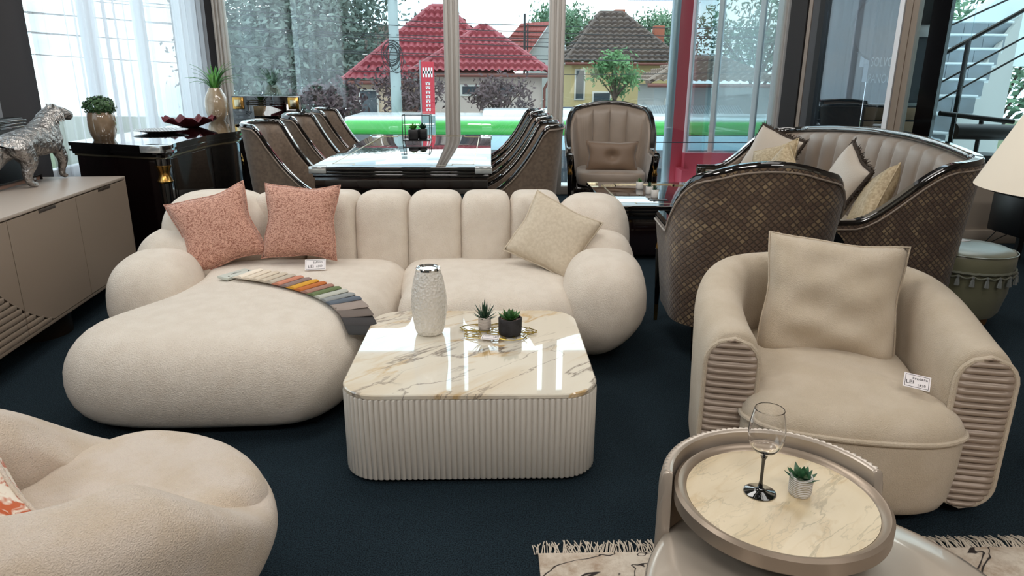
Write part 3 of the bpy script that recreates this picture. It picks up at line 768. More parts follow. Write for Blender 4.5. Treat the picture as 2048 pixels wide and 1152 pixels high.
def rosette(label, loc, r, h, pm, L=.055, w=.028, lm=LEAF, seed=2, group=None, name='potted_succulent', th=.006):
    t = T(name, label, 'plant', loc, 0, group); pot(t, r, h, pm); rr = random.Random(seed)
    for nn, el, k in ((9, .12, 1.05), (8, .45, .95), (7, .8, .8), (4, 1.15, .6)):
        b = B(); leaf_ring(b, (0, 0, h-.010), nn, L*k, w*(.6+.4*k), el, rr, th=th, curve=.35); b.build('leaf_whorl', lm, t)
    return t
def gold_tray():
    t = T('leaf_tray', 'openwork gold leaf tray under two small succulents on the marble table', 'tray', (.022, 2.79, .3502), radians(-8))
    rr = random.Random(5); out = []
    for i in range(30):
        a = 2*pi*i/30; q = 1+.10*sin(5*a+.4)+.05*sin(9*a)
        out.append((.150*q*cos(a), .098*q*sin(a), .009+.004*sin(3*a)))
    b = B(); b.tube(out, .0022, 6, True); b.build('rim', GOLD2, t)
    # net of veins
    b = B(); pts = []
    for i in range(190):
        a = rr.uniform(0, 6.28); s = sqrt(rr.random())*.97; q = 1+.10*sin(5*a+.4)+.05*sin(9*a); pts.append(Vector((.148*q*s*cos(a), .096*q*s*sin(a), .003+.006*s*s)))
    for i, p in enumerate(pts):
        near = sorted(range(len(pts)), key=lambda j: (pts[j]-p).length)[1:4]
        for j in near:
            if j > i or i not in sorted(range(len(pts)), key=lambda k: (pts[k]-pts[j]).length)[1:4]: b.tube([p, pts[j]], .0013, 4)
    o = b.build('openwork_net', GOLD2, t); o['kind'] = 'stuff'
    b = B(); b.tube([(-.16, 0, .008), (0, .0, .004), (.17, .01, .009)], .0022, 6)
    for s in (-.09, -.045, 0, .045, .09):
        b.tube([(s, 0, .004), (s+.045, .07, .009)], .0016, 5); b.tube([(s, 0, .004), (s+.045, -.07, .009)], .0016, 5)
    b.build('midrib', GOLD2, t)
GOLD2 = mat('antique_gold_wire', '#b9a150', .3, metal=1)
gold_tray()
spiky('tiny spiky aloe in a small white ribbed pot on the gold leaf tray', (-.030, 2.835, .3555), .028, .055, mat('cream_ribbed_pot', '#d8cdc4', .5, bump=(60, .6, .003, 'Z')), seed=4, L=.075)
rosette('green rosette succulent in a black stone pot on the gold leaf tray', (.078, 2.775, .3555), .050, .072, STONE)
price_tag('small white price card lying at the front of the gold leaf tray', Matrix.Translation((-.005, 2.705, .3655)) @ Matrix.Rotation(radians(-12), 4, 'Z') @ Matrix.Rotation(radians(6), 4, 'X'), [('LEI', .02, .004, .014), ('decor', -.016, .008, .010)], .075, .042)

# ================================================================== BEIGE BARREL ARMCHAIR (right)
def beige_armchair():
    t = T('barrel_armchair', 'beige plush barrel armchair with ribbed taupe arm fronts and a big cushion', 'armchair', (1.27, 2.475, 0), radians(-13))
    # U-shaped arm and back roll: sweep of a rounded section, height falling from back to arm fronts
    N = 56; rings = []
    # plan path: from left arm front around the back to the right arm front
    pl = spline([(-.380, -.38, 0), (-.392, -.2, 0), (-.39, 0, 0), (-.355, .17, 0), (-.265, .30, 0), (-.13, .375, 0), (0, .39, 0), (.13, .375, 0), (.265, .30, 0), (.355, .17, 0), (.39, 0, 0), (.392, -.2, 0), (.380, -.38, 0)], 6)
    n = len(pl)
    for i, p in enumerate(pl):
        tn = (pl[min(i+1, n-1)]-pl[max(i-1, 0)]).normalized(); out = Vector((-tn.y, tn.x, 0))
        u = abs(2*i/(n-1)-1)       # 1 at arm fronts, 0 at back
        s = max(0, min(1, (1-u)/.62)); s = s*s*(3-2*s)
        top = .60+.08*s; zb = .03; th = .092-.004*s
        lean_ = .015*s
        sec = []
        m = 30
        for k in range(m):
            a = 2*pi*k/m; ca, sa = cos(a), sin(a)
            ex = .55 if sa < 0 else .9
            x = math.copysign(abs(ca)**(.45 if sa < 0 else .8), ca)*th*(1 if sa > -.2 else .92)
            zc = (top-.12) if sa >= 0 else zb+.05
            z = zc + sa*(.12 if sa >= 0 else .05)
            q = p+out*(x+lean_*((z-zb)/(top-zb)))
            sec.append((q.x, q.y, z))
        rings.append(sec)
    # close the arm fronts softly
    def scl(r, f, dy):
        c = sum((Vector(v) for v in r), Vector())/len(r)
        return [(c.x+(v[0]-c.x)*f, v[1]+dy, c.z+(v[2]-c.z)*(1-(1-f)*.35)) for v in r]
    rings = [scl(rings[0], .86, -.045), scl(rings[0], .96, -.03)] + rings + [scl(rings[-1], .96, -.03), scl(rings[-1], .86, -.045)]
    b = B(); b.loft(rings); b.build('arm_and_back_roll', BEIGE, t, angle=75)
    # seam along the roll top
    for off in (-.052,):
        P = []
        for i, p in enumerate(pl):
            tn = (pl[min(i+1, n-1)]-pl[max(i-1, 0)]).normalized(); out = Vector((-tn.y, tn.x, 0))
            u = abs(2*i/(n-1)-1); s = max(0, min(1, (1-u)/.62)); s = s*s*(3-2*s); top = .565+.125*s
            q = p+out*(.035+.015*s); P.append((q.x, q.y, .60+.08*s-.0095))
        b = B(); b.tube(P, .0028, 6); b.build('seam_welt', BEIGE, t)
    # seat body with wide rounded front, piping and crowned cushion
    out = spline([(-.295, -.30, 0), (-.335, -.42, 0), (-.325, -.50, 0), (-.23, -.565, 0), (-.08, -.59, 0), (.08, -.59, 0), (.23, -.565, 0), (.325, -.50, 0), (.335, -.42, 0), (.295, -.30, 0), (.31, .05, 0), (.24, .26, 0), (0, .31, 0), (-.24, .26, 0), (-.31, .05, 0)], 5, True)
    def rg(ins, z, c=(0, -.15)):
        c = Vector((*c, 0)); r = []
        for p in out:
            d = p-c; Ln = d.length; q = c+d*((Ln-ins)/Ln); r.append((q.x, q.y, z))
        return r
    b = B(); b.loft([rg(.09, .035), rg(.055, .04), rg(.028, .06), rg(.012, .10), rg(.002, .20), rg(0, .28), rg(.002, .322)]); b.build('seat_base', BEIGE, t, angle=75)
    b = B(); rr = []
    for k in range(9):
        a = pi/2*k/8; rr.append(rg(.11*(1-cos(a)), .325+.075*sin(a)))
    last = rr[-1]
    for f, z in ((.75, .409), (.45, .418), (.15, .421)): rr.append([(x*f, -.15+(y+.15)*f, z) for x, y, _ in last])
    b.loft(rr); b.build('seat_cushion', BEIGE, t, angle=75)
    b = B(); b.tube([p for p in rg(-.004, .325)], .0085, 8, True); b.build('piping', BEIGE, t)
    # ribbed panels on arm fronts
    RIB = mat('taupe_satin_ribs', '#a08f80', .38, metal=.15)
    for sx in (-1, 1):
        W = .086; z0, z1 = .045, .572; b = B(); rows = []
        nz = 160
        for i in range(nz+1):
            z = z0+(z1-z0)*i/nz
            # stadium half width
            hw = W
            if z > z1-W: hw = sqrt(max(0, W*W-(z-(z1-W))**2))
            if z < z0+W: q = (z0+W-z)/W; hw = W*sqrt(max(0, 1-q*q))*1
            hw = max(hw, .002)
            y = -.014*abs(sin(pi*(z-z0)/.0235))**.6
            row = []
            for k in range(11):
                u = -1+2*k/10; row.append((sx*.382+hw*u, -.437+y*(1-u**8), z))
            rows.append(row)
        b.loft(rows, closed=False); 
        rows2 = [[(x, -.40, z) for x, y_, z in r] for r in (rows[0], rows[-1])]
        b.build('ribbed_panel', RIB, t, angle=50)
        rim = [(r[0][0], -.436, r[0][2]) for r in rows[::6]] + [(r[-1][0], -.436, r[-1][2]) for r in rows[::-6]]
        b = B(); b.tube(rim, .009, 8, True); b.build('panel_edge', BEIGE, t)
    b = B(); b.lathe([(0, 0), (.25, 0), (.25, .05), (0, .05)], 32); b.build('swivel_base', BLACKP, t)
beige_armchair()
def big_crease(u, v): return 1+.16*sin(3*u+5*v)*cos(4*v-1.5*u)+.09*sin(9*v+4*u)*max(0, .4-v)+.05*sin(7*u-11*v)
cushion('large beige plush cushion propped in the barrel armchair', .51, .48, .22, (1.305, 2.53, .575), lean(radians(-13), radians(18), radians(4)), BEIGE, crease=big_crease, pinch=.075, name='large_cushion')
price_tag('handwritten white price card tucked beside the seat of the barrel armchair', Matrix.Translation((1.385, 2.055, .452)) @ Matrix.Rotation(radians(-22), 4, 'Z') @ Matrix.Rotation(radians(35), 4, 'X') @ Matrix.Rotation(radians(-8), 4, 'Z'), [('Fredelia', .008, .011, .014), ('LEI', -.02, -.006, .019), ('1820', .014, -.013, .013)], .078, .055)

# ================================================================== ROUND TUB ARMCHAIR (bottom left)
def tub_chair():
    t = T('tub_armchair', 'round cream boucle tub armchair at the bottom left corner', 'armchair', (-.97, 1.41, 0), radians(56))
    N = 96; rings = []
    def sm(a, lo, hi):
        q = max(0, min(1, (a-lo)/(hi-lo))); return q*q*(3-2*q)
    spec = []
    for j in range(N):
        a = 2*pi*j/N; d = abs((a+pi) % (2*pi)-pi)         # angle from the open side (+x)
        k = sm(d, radians(40), radians(96))
        h = .405+.213*k; rin = .235-.015*k
        # profile radius/height list
        P = [(.21, .02), (.265, .06), (.335, .14), (.395, .23), (.435, .29+.03*k), (.448, .33+.155*k), (.435, h-.03-.03*k), (.385, h-.008-.007*k), (.335-.04*k, h), (.30-.04*k, h-.014*k-.002), (rin, h-.06*k-.008), (rin-.008, h-.12*k-.011), (rin-.010, .37+.03*k), (rin-.016, .37+.01*k), (rin-.03-.05*(1-k), .38), (.09, .37), (0.02, .37)]
        sp = spline([(r, 0, z) for r, z in P], 4)
        spec.append([(p.x*cos(a), p.x*sin(a), p.z) for p in sp])
    m = len(spec[0]); b = B(); b.loft([[spec[j][i] for j in range(N)] for i in range(m)]); b.build('tub_shell', CREAM2, t, angle=80)
    out = []
    for j in range(96):
        a = 2*pi*j/96; d = abs((a+pi) % (2*pi)-pi); k = sm(d, radians(30), radians(88)); r = .436-.20*k; out.append((r*cos(a), r*sin(a)))
    b = B(); b.loft(dome(out, .30, .447, .085, .006, c=(.0, 0), base_in=.03)); b.build('seat_cushion', CREAM2, t, angle=80)
    b = B(); b.lathe([(0, 0), (.2, 0), (.2, .03), (0, .03)], 40); b.build('swivel_base', BLACKP, t)
    P = []
    for j in range(64):
        a = -pi*.9+1.8*pi*j/63; P.append((.4135*cos(a), .4135*sin(a), .275))
    b = B(); b.tube(P, .0016, 5); b.build('seam', CREAM2, t)
tub_chair()
cushion('rust and cream woven cushion inside the tub armchair at the left edge', .30, .28, .12, (-1.12, 1.30, .50), lean(radians(-20), radians(35), radians(30)), ORANGEW, piping=CREAM2)

# ================================================================== NEST OF ROUND TABLES + RUG (bottom right)
def side_tables():
    SAT = mat('champagne_satin_lacquer', '#b3a698', .28, metal=.25, coat=.3)
    BRZ = mat('bronze_satin_metal', '#a29282', .33, metal=.5)
    t = T('tray_side_table', 'round side table with a stone top and a raised fluted half wall', 'table', (.642, 1.342, 0), radians(-10))
    # back half wall (fluted outside)
    N = 384; a0, a1 = radians(15), radians(184); out = []
    rings = []
    for i in range(N+1):
        a = a0+(a1-a0)*i/N; fl = .0075*abs(sin(i*pi/8)); e = min(1, min(i, N-i)/15); hh = .40+.14*sin(pi/2*e)
        ri, ro = .236, .262+fl*.9-.004
        rings.append([(ri*cos(a), ri*sin(a), .02), (ro*cos(a), ro*sin(a), .02), (ro*cos(a), ro*sin(a), hh-.035), ((ro-.006)*cos(a), (ro-.006)*sin(a), hh-.005), ((ro-.010)*cos(a), (ro-.010)*sin(a), hh), ((ri+.006)*cos(a), (ri+.006)*sin(a), hh), (ri*cos(a), ri*sin(a), hh-.004)])
    b = B(); b.loft(rings, closed=True); b.build('fluted_half_wall', SAT, t, angle=45)
    b = B(); b.lathe([(0, .470), (.224, .470), (.230, .476), (.230, .506), (.222, .512), (.214, .510), (.206, .504), (.203, .500), (0, .500)], 96); b.build('tray_rim', BRZ, t, angle=30)
    b = B(); b.lathe([(0, .497), (.203, .497), (.203, .5015), (0, .5015)], 96); b.build('stone_top', MARBLE2, t)
    b = B(); b.lathe([(0, 0), (.236, 0), (.236, .02), (0, .02)], 64); b.build('base_disc', BRZ, t)
    u = T('low_round_table', 'low round champagne table nested in front of the tray side table', 'table', (.685, 1.135, 0))
    b = B(); b.lathe([(0, .355), (.34, .355), (.365, .362), (.376, .378), (.37, .392), (.35, .400), (.28, .402), (0, .402)], 96); b.build('tabletop', mat('champagne_satin_top', '#bcb0a2', .22, metal=.2, coat=.5), u, angle=60)
    b = B(); b.lathe([(0, .021), (.09, .021), (.09, .03), (.06, .04), (.05, .355), (0, .355)], 40, (0, -.03, 0)); b.build('pedestal', BRZ, u)
side_tables()
def wine_glass():
    t = T('wine_glass', 'empty wine glass with a black stem and foot on the stone tray top', 'wine glass', (.604, 1.362, .5018))
    b = B(); b.lathe([(0, 0), (.0345, 0), (.0355, .002), (.033, .0035), (.015, .007), (.006, .014), (.0038, .03), (.0035, .07), (.0045, .085), (.009, .095), (.0105, .098), (0, .099)], 40); b.build('stem_and_foot', mat('black_glass', '#050506', .03, coat=1), t, angle=60)
    g = mat('clear_crystal', '#ffffff', 0, trans=1, ior=1.45)
    o = spline([(.001, 0, .097), (.012, 0, .099), (.026, 0, .110), (.036, 0, .128), (.0395, 0, .148), (.0385, 0, .170), (.0345, 0, .193), (.0315, 0, .208)], 5)
    prof = [(p.x, p.z) for p in o]; inn = [(max(.0006, r-.0011), z+(.0016 if i < 12 else 0)) for i, (r, z) in enumerate(prof)][::-1]
    b = B(); b.lathe(prof+[(.0309, .2086)]+inn, 56); b.build('bowl', g, t, angle=80)
wine_glass()
rosette('pointed green succulent in a white geometric pot on the stone tray top', (.692, 1.355, .5018), .0255, .046, mat('white_geo_pot', '#e4e0da', .5, bump=(70, .8, .004, 'Z')), L=.040, w=.018, lm=mat('deep_leaf', '#2a5238', .4, var=(60, '#3c6a45', 2)), seed=9, th=.003)

def rug():
    t = T('printed_rug', 'pale distressed rug with dark line drawing and a fringed edge under the low tables', 'rug', (1.35, 1.15, 0))
    m = bpy.data.materials.new('distressed_rug'); m.use_nodes = True; n, l = m.node_tree.nodes, m.node_tree.links
    b_ = n['Principled BSDF']; b_.inputs['Roughness'].default_value = .95
    tc = n.new('ShaderNodeTexCoord')
    nz = n.new('ShaderNodeTexNoise'); nz.inputs['Scale'].default_value = 9; nz.inputs['Detail'].default_value = 10; nz.inputs['Roughness'].default_value = .75
    cr = n.new('ShaderNodeValToRGB'); cr.color_ramp.elements[0].position = .36; cr.color_ramp.elements[0].color = (*hexc('#a8917b'), 1); cr.color_ramp.elements[1].position = .58; cr.color_ramp.elements[1].color = (*hexc('#d9cdbd'), 1)
    l.new(tc.outputs['Object'], nz.inputs['Vector']); l.new(nz.outputs['Fac'], cr.inputs['Fac'])
    vn = n.new('ShaderNodeTexNoise'); vn.inputs['Scale'].default_value = 2.2; vn.inputs['Detail'].default_value = 3; vn.inputs['Distortion'].default_value = 2
    l.new(tc.outputs['Object'], vn.inputs['Vector'])
    s = n.new('ShaderNodeMath'); s.operation = 'SUBTRACT'; s.inputs[1].default_value = .5; l.new(vn.outputs['Fac'], s.inputs[0])
    a = n.new('ShaderNodeMath'); a.operation = 'ABSOLUTE'; l.new(s.outputs[0], a.inputs[0])
    c2 = n.new('ShaderNodeValToRGB'); c2.color_ramp.elements[0].position = .004; c2.color_ramp.elements[0].color = (1, 1, 1, 1); c2.color_ramp.elements[1].position = .008; c2.color_ramp.elements[1].color = (0, 0, 0, 1); l.new(a.outputs[0], c2.inputs['Fac'])
    mx = n.new('ShaderNodeMix'); mx.data_type = 'RGBA'; mx.inputs['B'].default_value = (*hexc('#2c2422'), 1); l.new(c2.outputs['Color'], mx.inputs['Factor']); l.new(cr.outputs['Color'], mx.inputs['A']); l.new(mx.outputs['Result'], b_.inputs['Base Color'])
    b = B(); b.box((0, -.2, .005), (2.42, 1.70, .01), .002); b.build('pile', m, t)
    rr = random.Random(4); b = B()
    for i in range(560):
        x = -1.22+2.44*i/559+rr.uniform(-.003, .003); L = rr.uniform(.045, .07); dx = rr.uniform(-.022, .022)
        b.tube([(x, .648, .006), (x+dx*.5, .648+L*.5, .010+rr.uniform(0, .004)), (x+dx, .648+L, .003)], .0018, 4)
    o = b.build('fringe', mat('fringe_yarn', '#cfc3b3', .95), t); o['kind'] = 'stuff'
rug()

# ================================================================== CLASSIC LACQUER FURNITURE
def uplan(W, D, r, n=10, bow=0.0, flare=0.0):
    """U plan from left arm front (-W/2,-D/2) round the back to the right arm front"""
    P = []
    h = W/2
    for k in range(n): f = k/n; P.append((-h-flare*(1-f), -D/2+(D-r)*f))
    for k in range(n): a = pi-(pi/2)*k/n; P.append((-h+r+r*cos(a), D/2-r+r*sin(a)))
    for k in range(2*n+1): f = k/(2*n); P.append((-h+r+(W-2*r)*f, D/2+bow*sin(pi*f)))
    for k in range(1, n+1): a = pi/2-(pi/2)*k/n; P.append((h-r+r*cos(a), D/2-r+r*sin(a)))
    for k in range(1, n+1): f = k/n; P.append((h+flare*f, D/2-r-(D-r)*f))
    return [Vector((x, y, 0)) for x, y in P]
def barrel(t, P, zt, zb, th, inner_m, outer_m, channels=0, lean=.06, rail=.018, zi=None, piping=TAUPE, chan_range=(.3, .7), outer_name='back_shell', rail_h=1.0, cut=0, arm_z=.6):
    n = len(P); L = [0]
    for i in range(1, n): L.append(L[-1]+(P[i]-P[i-1]).length)
    tot = L[-1]; outs = []
    for i in range(n):
        tn = (P[min(i+1, n-1)]-P[max(i-1, 0)]).normalized(); outs.append(Vector((-tn.y, tn.x, 0)))
    Z = [zt(L[i]/tot) for i in range(n)]
    def off(z): return lean*max(0, z-zb)**1.3
    def low(s, z_):
        u = abs(2*s-1)
        if not cut or u < 1-cut: return z_
        return z_+(arm_z-.05-z_)*((u-1+cut)/cut)**.75
    nz = 14; rings = []; uv = []
    for i in range(n):
        row = []; zl = low(L[i]/tot, zb)
        for k in range(nz+1):
            z = zl+(Z[i]-zl)*k/nz; q = P[i]+outs[i]*off(z); row.append((q.x, q.y, z)); uv.append((L[i], z))
        rings.append(row)
    b = B(); b.loft(rings, closed=False); b.build(outer_name, outer_m, t, angle=80, uvs=uv)
    zi = zi if zi is not None else zb
    rings = []
    sub = 6; PP = []; 
    for i in range(n-1):
        for k in range(sub): PP.append((i+k/sub))
    PP.append(n-1.0001)
    for f in PP:
        i = int(f); g = f-i; p = P[i].lerp(P[i+1], g); o = outs[i].lerp(outs[i+1], g).normalized(); zz = Z[i]+(Z[i+1]-Z[i])*g; s = (L[i]+(L[i+1]-L[i])*g)/tot
        bul = 0
        if channels and chan_range[0] <= s <= chan_range[1]:
            q = (s-chan_range[0])/(chan_range[1]-chan_range[0])*channels; bul = .032*(abs(sin(pi*q))**.45)
        row = []
        for k in range(nz+1):
            zl = low(s, zi); z = zl+(zz-.004-zl)*k/nz; e = min(1, (1-k/nz)*5+.0); 
            q = p+o*(off(z)-th-bul*e*min(1, .3+k/nz*2)); 
            if k == nz: q = p+o*(off(z)-.012)
            row.append((q.x, q.y, z))
        rings.append(row)
    b = B(); b.loft(rings, closed=False); b.build('inner_back', inner_m, t, angle=55)
    # rail
    path = []
    for i in range(n):
        q = P[i]+outs[i]*(off(Z[i])-th*.42); path.append((q.x, q.y, Z[i]+rail*.4))
    sp = spline(path, 3)
    s_ = [(-1.35, -.6), (-1.35, .3), (-.9, .85*rail_h), (.9, .85*rail_h), (1.35, .3), (1.35, -.6), (.9, -1), (-.9, -1)]
    b = B(); b.tube(sp, rail, 8, sec=s_, up=(0, 0, 1)); b.build('top_rail', LACQ, t, angle=45)
    # piping under the rail outside
    pip = []
    for i in range(n): q = P[i]+outs[i]*(off(Z[i])+.004); pip.append((q.x, q.y, Z[i]-rail*.95))
    b = B(); b.tube(pip, .005, 6); b.build('piping', piping, t)
def front_leg(t, x, y, ztop, r=.026):
    if ztop > .63: y -= .005
    b = B(); b.lathe([(0, 0), (.011, 0), (.012, .10), (0, .10)], 14, (x, y, 0)); lg = b.build('leg_tip', GOLD, t)
    b = B(); b.lathe([(0, .10), (.0125, .10), (.024, .36), (.026, ztop-.20), (0, ztop-.20)], 14, (x, y, 0)); b.build('leg', LACQ, t)
    b = B(); b.lathe([(0, ztop-.20), (.024, ztop-.20), (.028, ztop-.19), (.018, ztop-.15), (.018, ztop-.13), (.027, ztop-.10), (0, ztop-.10)], 18, (x, y, 0)); b.build('gold_collar', GOLD, t)
    b = B(); b.box((x, y, ztop-.045), (.05, .07, .11), .008); b.build('arm_block', LACQ, t)

def classic_armchair(name, label, loc, rz, W=.84, D=.74, top=1.08, arm=.64):
    t = T(name, label, 'armchair', loc, rz)
    P = uplan(W, D, .20, 10, .02)
    def zt(s):
        u = abs(2*s-1); 
        if u < .30: return top - .055*(u/.30)**2
        if u < .62: q = (u-.30)/.32; return top-.055 - (top-.055-arm)*(q*q*(3-2*q))
        return arm
    barrel(t, P, zt, .17, .075, TAUPE, QUILT, 4, .10, .02, .34, chan_range=(.33, .67), cut=.11, arm_z=arm)
    for sx in (-1, 1): front_leg(t, sx*(W/2-.005), -D/2-.015, arm)
    for sx in (-1, 1):
        b = B(); b.tube([(sx*(W/2-.12), D/2-.08, .22), (sx*(W/2-.10), D/2+.02, 0)], [.026, .014], 8, sec=None); b.build('leg', LACQ, t)
        b = B(); 
        for k in range(3): b.box((sx*(W/2+.006), D/2-.22-.0*k, .70+.11*k), (.02, .05, .085), .004)
    b = B(); b.box((0, -.01, .26), (W-.10, D-.08, .10), .03); b.build('seat_rail', LACQ, t)
    b = B(); add_blob(b, ((W-.15)/2, (D-.08)/2, .085), (0, -.03, .385), .35, .35, 40, 16); b.build('seat_cushion', TAUPE, t)
    return t
chA = classic_armchair('classic_armchair', 'taupe channelled armchair with black lacquer frame facing the room by the street window', (1.26, 7.45, 0), radians(-6), W=.86, top=1.12)
cushion('brown rectangular button cushion on the lacquer armchair by the window', .54, .32, .13, (1.25, 7.30, .60), lean(radians(-6), radians(14), 0), mat('bronze_jacquard', '#6a523c', .5, bump=(160, .4, .003), sheen=.3), crease=lambda u, v: 1-.75*math.exp(-(u*u*22+v*v*10))-.12*math.exp(-(u*u*120)), name='button_cushion')
chB = classic_armchair('classic_armchair', 'lacquer framed armchair in quilted bronze brocade seen from behind', (1.335, 3.60, 0), radians(176), W=.76, D=.60, top=1.0, arm=.64)

def classic_sofa():
    t = T('classic_sofa', 'curved lacquer framed sofa in quilted bronze fabric with channelled back', 'sofa', (2.27, 5.0, 0), radians(-90))
    W, D = 2.5, .86; P = uplan(W, D, .20, 12, .11)
    top, mid, arm = .94, 1.02, .62
    def zt(s):
        u = abs(2*s-1)
        if u < .66: return mid-(mid-top)*(u/.66)**2
        if u < .93: q = (u-.66)/.27; return top-(top-arm)*(q*q*(3-2*q))
        return arm
    barrel(t, P, zt, .16, .08, TAUPE, QUILT, 14, .08, .022, .36, chan_range=(.17, .83), cut=.075, arm_z=arm)
    for sx in (-1, 1):
        front_leg(t, sx*(W/2-.03), -D/2+.03, arm)
        b = B(); b.tube(spline([(sx*(W/2+.005), -D/2+.01, arm-.03), (sx*(W/2+.005), -D/2+.09, arm-.10), (sx*(W/2+.005), -D/2+.145, arm-.26), (sx*(W/2+.002), -D/2+.155, .17)], 6), .022, 8, up=(1, 0, 0), sec=[(-1, -1), (1, -1), (1, 1), (-1, 1)]); b.build('arm_scroll', LACQ, t)
        b = B(); b.tube([(sx*(W/2-.14), D/2-.08, .22), (sx*(W/2-.12), D/2, 0)], [.03, .016], 8); b.build('leg', LACQ, t)
    b = B(); b.box((0, -.02, .24), (W-.12, D-.10, .10), .03); b.build('seat_rail', LACQ, t)
    for sx in (-1, 0, 1):
        b = B(); add_blob(b, ((W-.24)/6, (D-.12)/2, .09), (sx*(W-.24)/3, -.05, .37), .3, .3, 36, 14); b.build('seat_cushion', mat('ivory_damask', '#b8ab99', .6, bump=(40, .4, .004)), t)
    return t
classic_sofa()
SILK = mat('silver_beige_silk', '#b5a797', .42, bump=(90, .35, .004), sheen=.3)
GOLDW = mat('gold_beige_lattice', '#bba888', .5, var=(60, '#a08c6b', 3), bump=(120, .5, .004))
def sofa_cushion(label, loc, rz, roll, m, w=.46, fringe=None, back=22, t_=.15):
    e = cushion(label, w, w, t_, loc, lean(rz, radians(back), radians(roll)), m, 'cushions on the classic sofa', piping=fringe or m, pr=.014 if fringe else .006)
    if fringe:
        rr = random.Random(hash(label) % 99); b = B(); pts = seam_path(w, w, .06, 26)
        for i in range(380):
            p = Vector(pts[i % len(pts)]); d = p.normalized(); q = p+Vector((rr.uniform(-.008, .008), rr.uniform(-.008, .008), rr.uniform(-.008, .008)))
            b.tube([q, q+d*rr.uniform(.015, .03)+Vector((rr.uniform(-.012, .012), rr.uniform(-.015, .015), rr.uniform(-.012, .012)))], [.004, .001], 4)
        o = b.build('brush_fringe', fringe, e); o['kind'] = 'stuff'
FR = mat('dark_brown_fringe', '#33281f', .95)
sofa_cushion('silvery cushion with dark brush fringe at the far end of the classic sofa', (2.34, 5.92, .73), radians(-62), 14, SILK, .50, FR)
sofa_cushion('cream and gold cushion leaning second from the far end of the classic sofa', (2.26, 5.60, .68), radians(-68), -20, GOLDW, .44)
sofa_cushion('gold lattice cushion third from the far end of the classic sofa', (2.20, 5.33, .66), radians(-80), 32, GOLDW, .40)
sofa_cushion('silvery cushion with dark brush fringe leaning at the near end of the classic sofa', (2.28, 4.52, .70), radians(-95), 18, SILK, .50, FR)
sofa_cushion('gold and silver lattice cushion at the nearest corner of the classic sofa', (2.30, 4.15, .66), radians(-112), -24, GOLDW, .44)

def inlay(b, x0, x1, y0, y1, z, w=.012, notch=.12):
    """stepped rectangular inlay line"""
    def seg(a, c): 
        cx, cy = (a[0]+c[0])/2, (a[1]+c[1])/2; b.box((cx, cy, z), (abs(c[0]-a[0])+w, abs(c[1]-a[1])+w, .0012))
    k = notch
    pts = [(x0+k, y0), (x1-k, y0), (x1-k, y0+k*.5), (x1, y0+k*.5), (x1, y1-k*.5), (x1-k, y1-k*.5), (x1-k, y1), (x0+k, y1), (x0+k, y1-k*.5), (x0, y1-k*.5), (x0, y0+k*.5), (x0+k, y0+k*.5)]
    for i in range(len(pts)): seg(pts[i], pts[(i+1) % len(pts)])
def lacquer_coffee_table():
    t = T('lacquer_coffee_table', 'low black lacquer table with pale stepped inlay between the classic seats', 'table', (1.40, 5.90, 0))
    W, D = 1.02, 1.25
    b = B(); b.box((0, 0, .435), (W, D, .03), .006); b.box((0, 0, .405), (W-.03, D-.03, .03), .006); b.box((0, 0, .365), (W-.07, D-.07, .06), .004); b.build('tabletop', LACQ, t)
    b = B(); inlay(b, -W/2+.12, W/2-.12, -D/2+.10, D/2-.10, .4506); b.build('inlay', GOLDP, t, smooth=False)
    b = B()
    for sx in (-1, 1):
        for sy in (-1, 1): b.box((sx*(W/2-.05), sy*(D/2-.03), .446), (.10, .05, .014), .003)
    b.build('corner_plates', GOLDP, t)
    b = B(); b.box((0, 0, .19), (W-.16, D-.16, .30), .01); b.build('apron', LACQ2, t)
    for sx in (-1, 1):
        for sy in (-1, 1): b = B(); b.box((sx*(W/2-.09), sy*(D/2-.09), .17), (.08, .08, .34), .01); b.build('leg', LACQ, t)
lacquer_coffee_table()
for i, (x, y, l) in enumerate(((1.30, 6.10, 'farthest'), (1.33, 5.84, 'middle'), (1.335, 5.66, 'nearest'))):
    spiky('%s of three tiny succulents in white pots on the low lacquer table' % l, (x, y, .4502), .031, .065, WHITEC, L=.045, w=.013, group='succulents on the low lacquer table', rows=((8, .4), (6, .9), (3, 1.3)), seed=i+11, lm=LEAF if i == 0 else LEAFD)
tb = B(); tb.box((0, 0, 0), (.15, .075, .004), .001); o = tb.build('card', BLACKP); o.location = (1.335, 5.53, .4524); tag(o, 'small dark card lying in front of the three succulents on the lacquer table', 'card')

def dining_table():
    t = T('dining_table', 'long black lacquer dining table with a mirror-gloss top and crystal corners', 'table', (-.655, 6.55, 0))
    W, D = 1.31, 2.86
    b = B(); b.box((0, 0, .745), (W, D, .03), .004); b.box((0, 0, .718), (W-.012, D-.012, .024), .006); b.box((0, 0, .694), (W-.03, D-.03, .024), .006); b.build('tabletop', LACQ, t)
    b = B(); b.box((0, 0, .640), (W-.05, D-.05, .085), .003); b.build('apron', mat('dark_walnut_lacquer', '#1b1311', .12, coat=1), t)
    b = B(); inlay(b, -W/2+.13, W/2-.13, -D/2+.10, D/2-.10, .7605, .008, .16); b.build('inlay', GOLDP, t, smooth=False)
    for sx in (-1, 1):
        for sy in (-1, 1): b = B(); b.box((sx*(W/2-.055), sy*(D/2-.02), .738), (.125, .055, .05), .004); b.build('crystal_corner', CRYST, t)
    for y in (-.75, .75):
        b = B()
        n = 48; b.loft([[( (.26+.006*abs(sin(k*pi/2)))*cos(2*pi*k/n*1.0), y+(.20+.006*abs(sin(k*pi/2)))*sin(2*pi*k/n), z) for k in range(n)] for z in (.06, .60)]); b.build('fluted_pedestal', BLACKP, t, angle=20)
        b = B(); b.box((0, y, .03), (.7, .55, .06), .01); b.build('pedestal_base', LACQ, t)
dining_table()

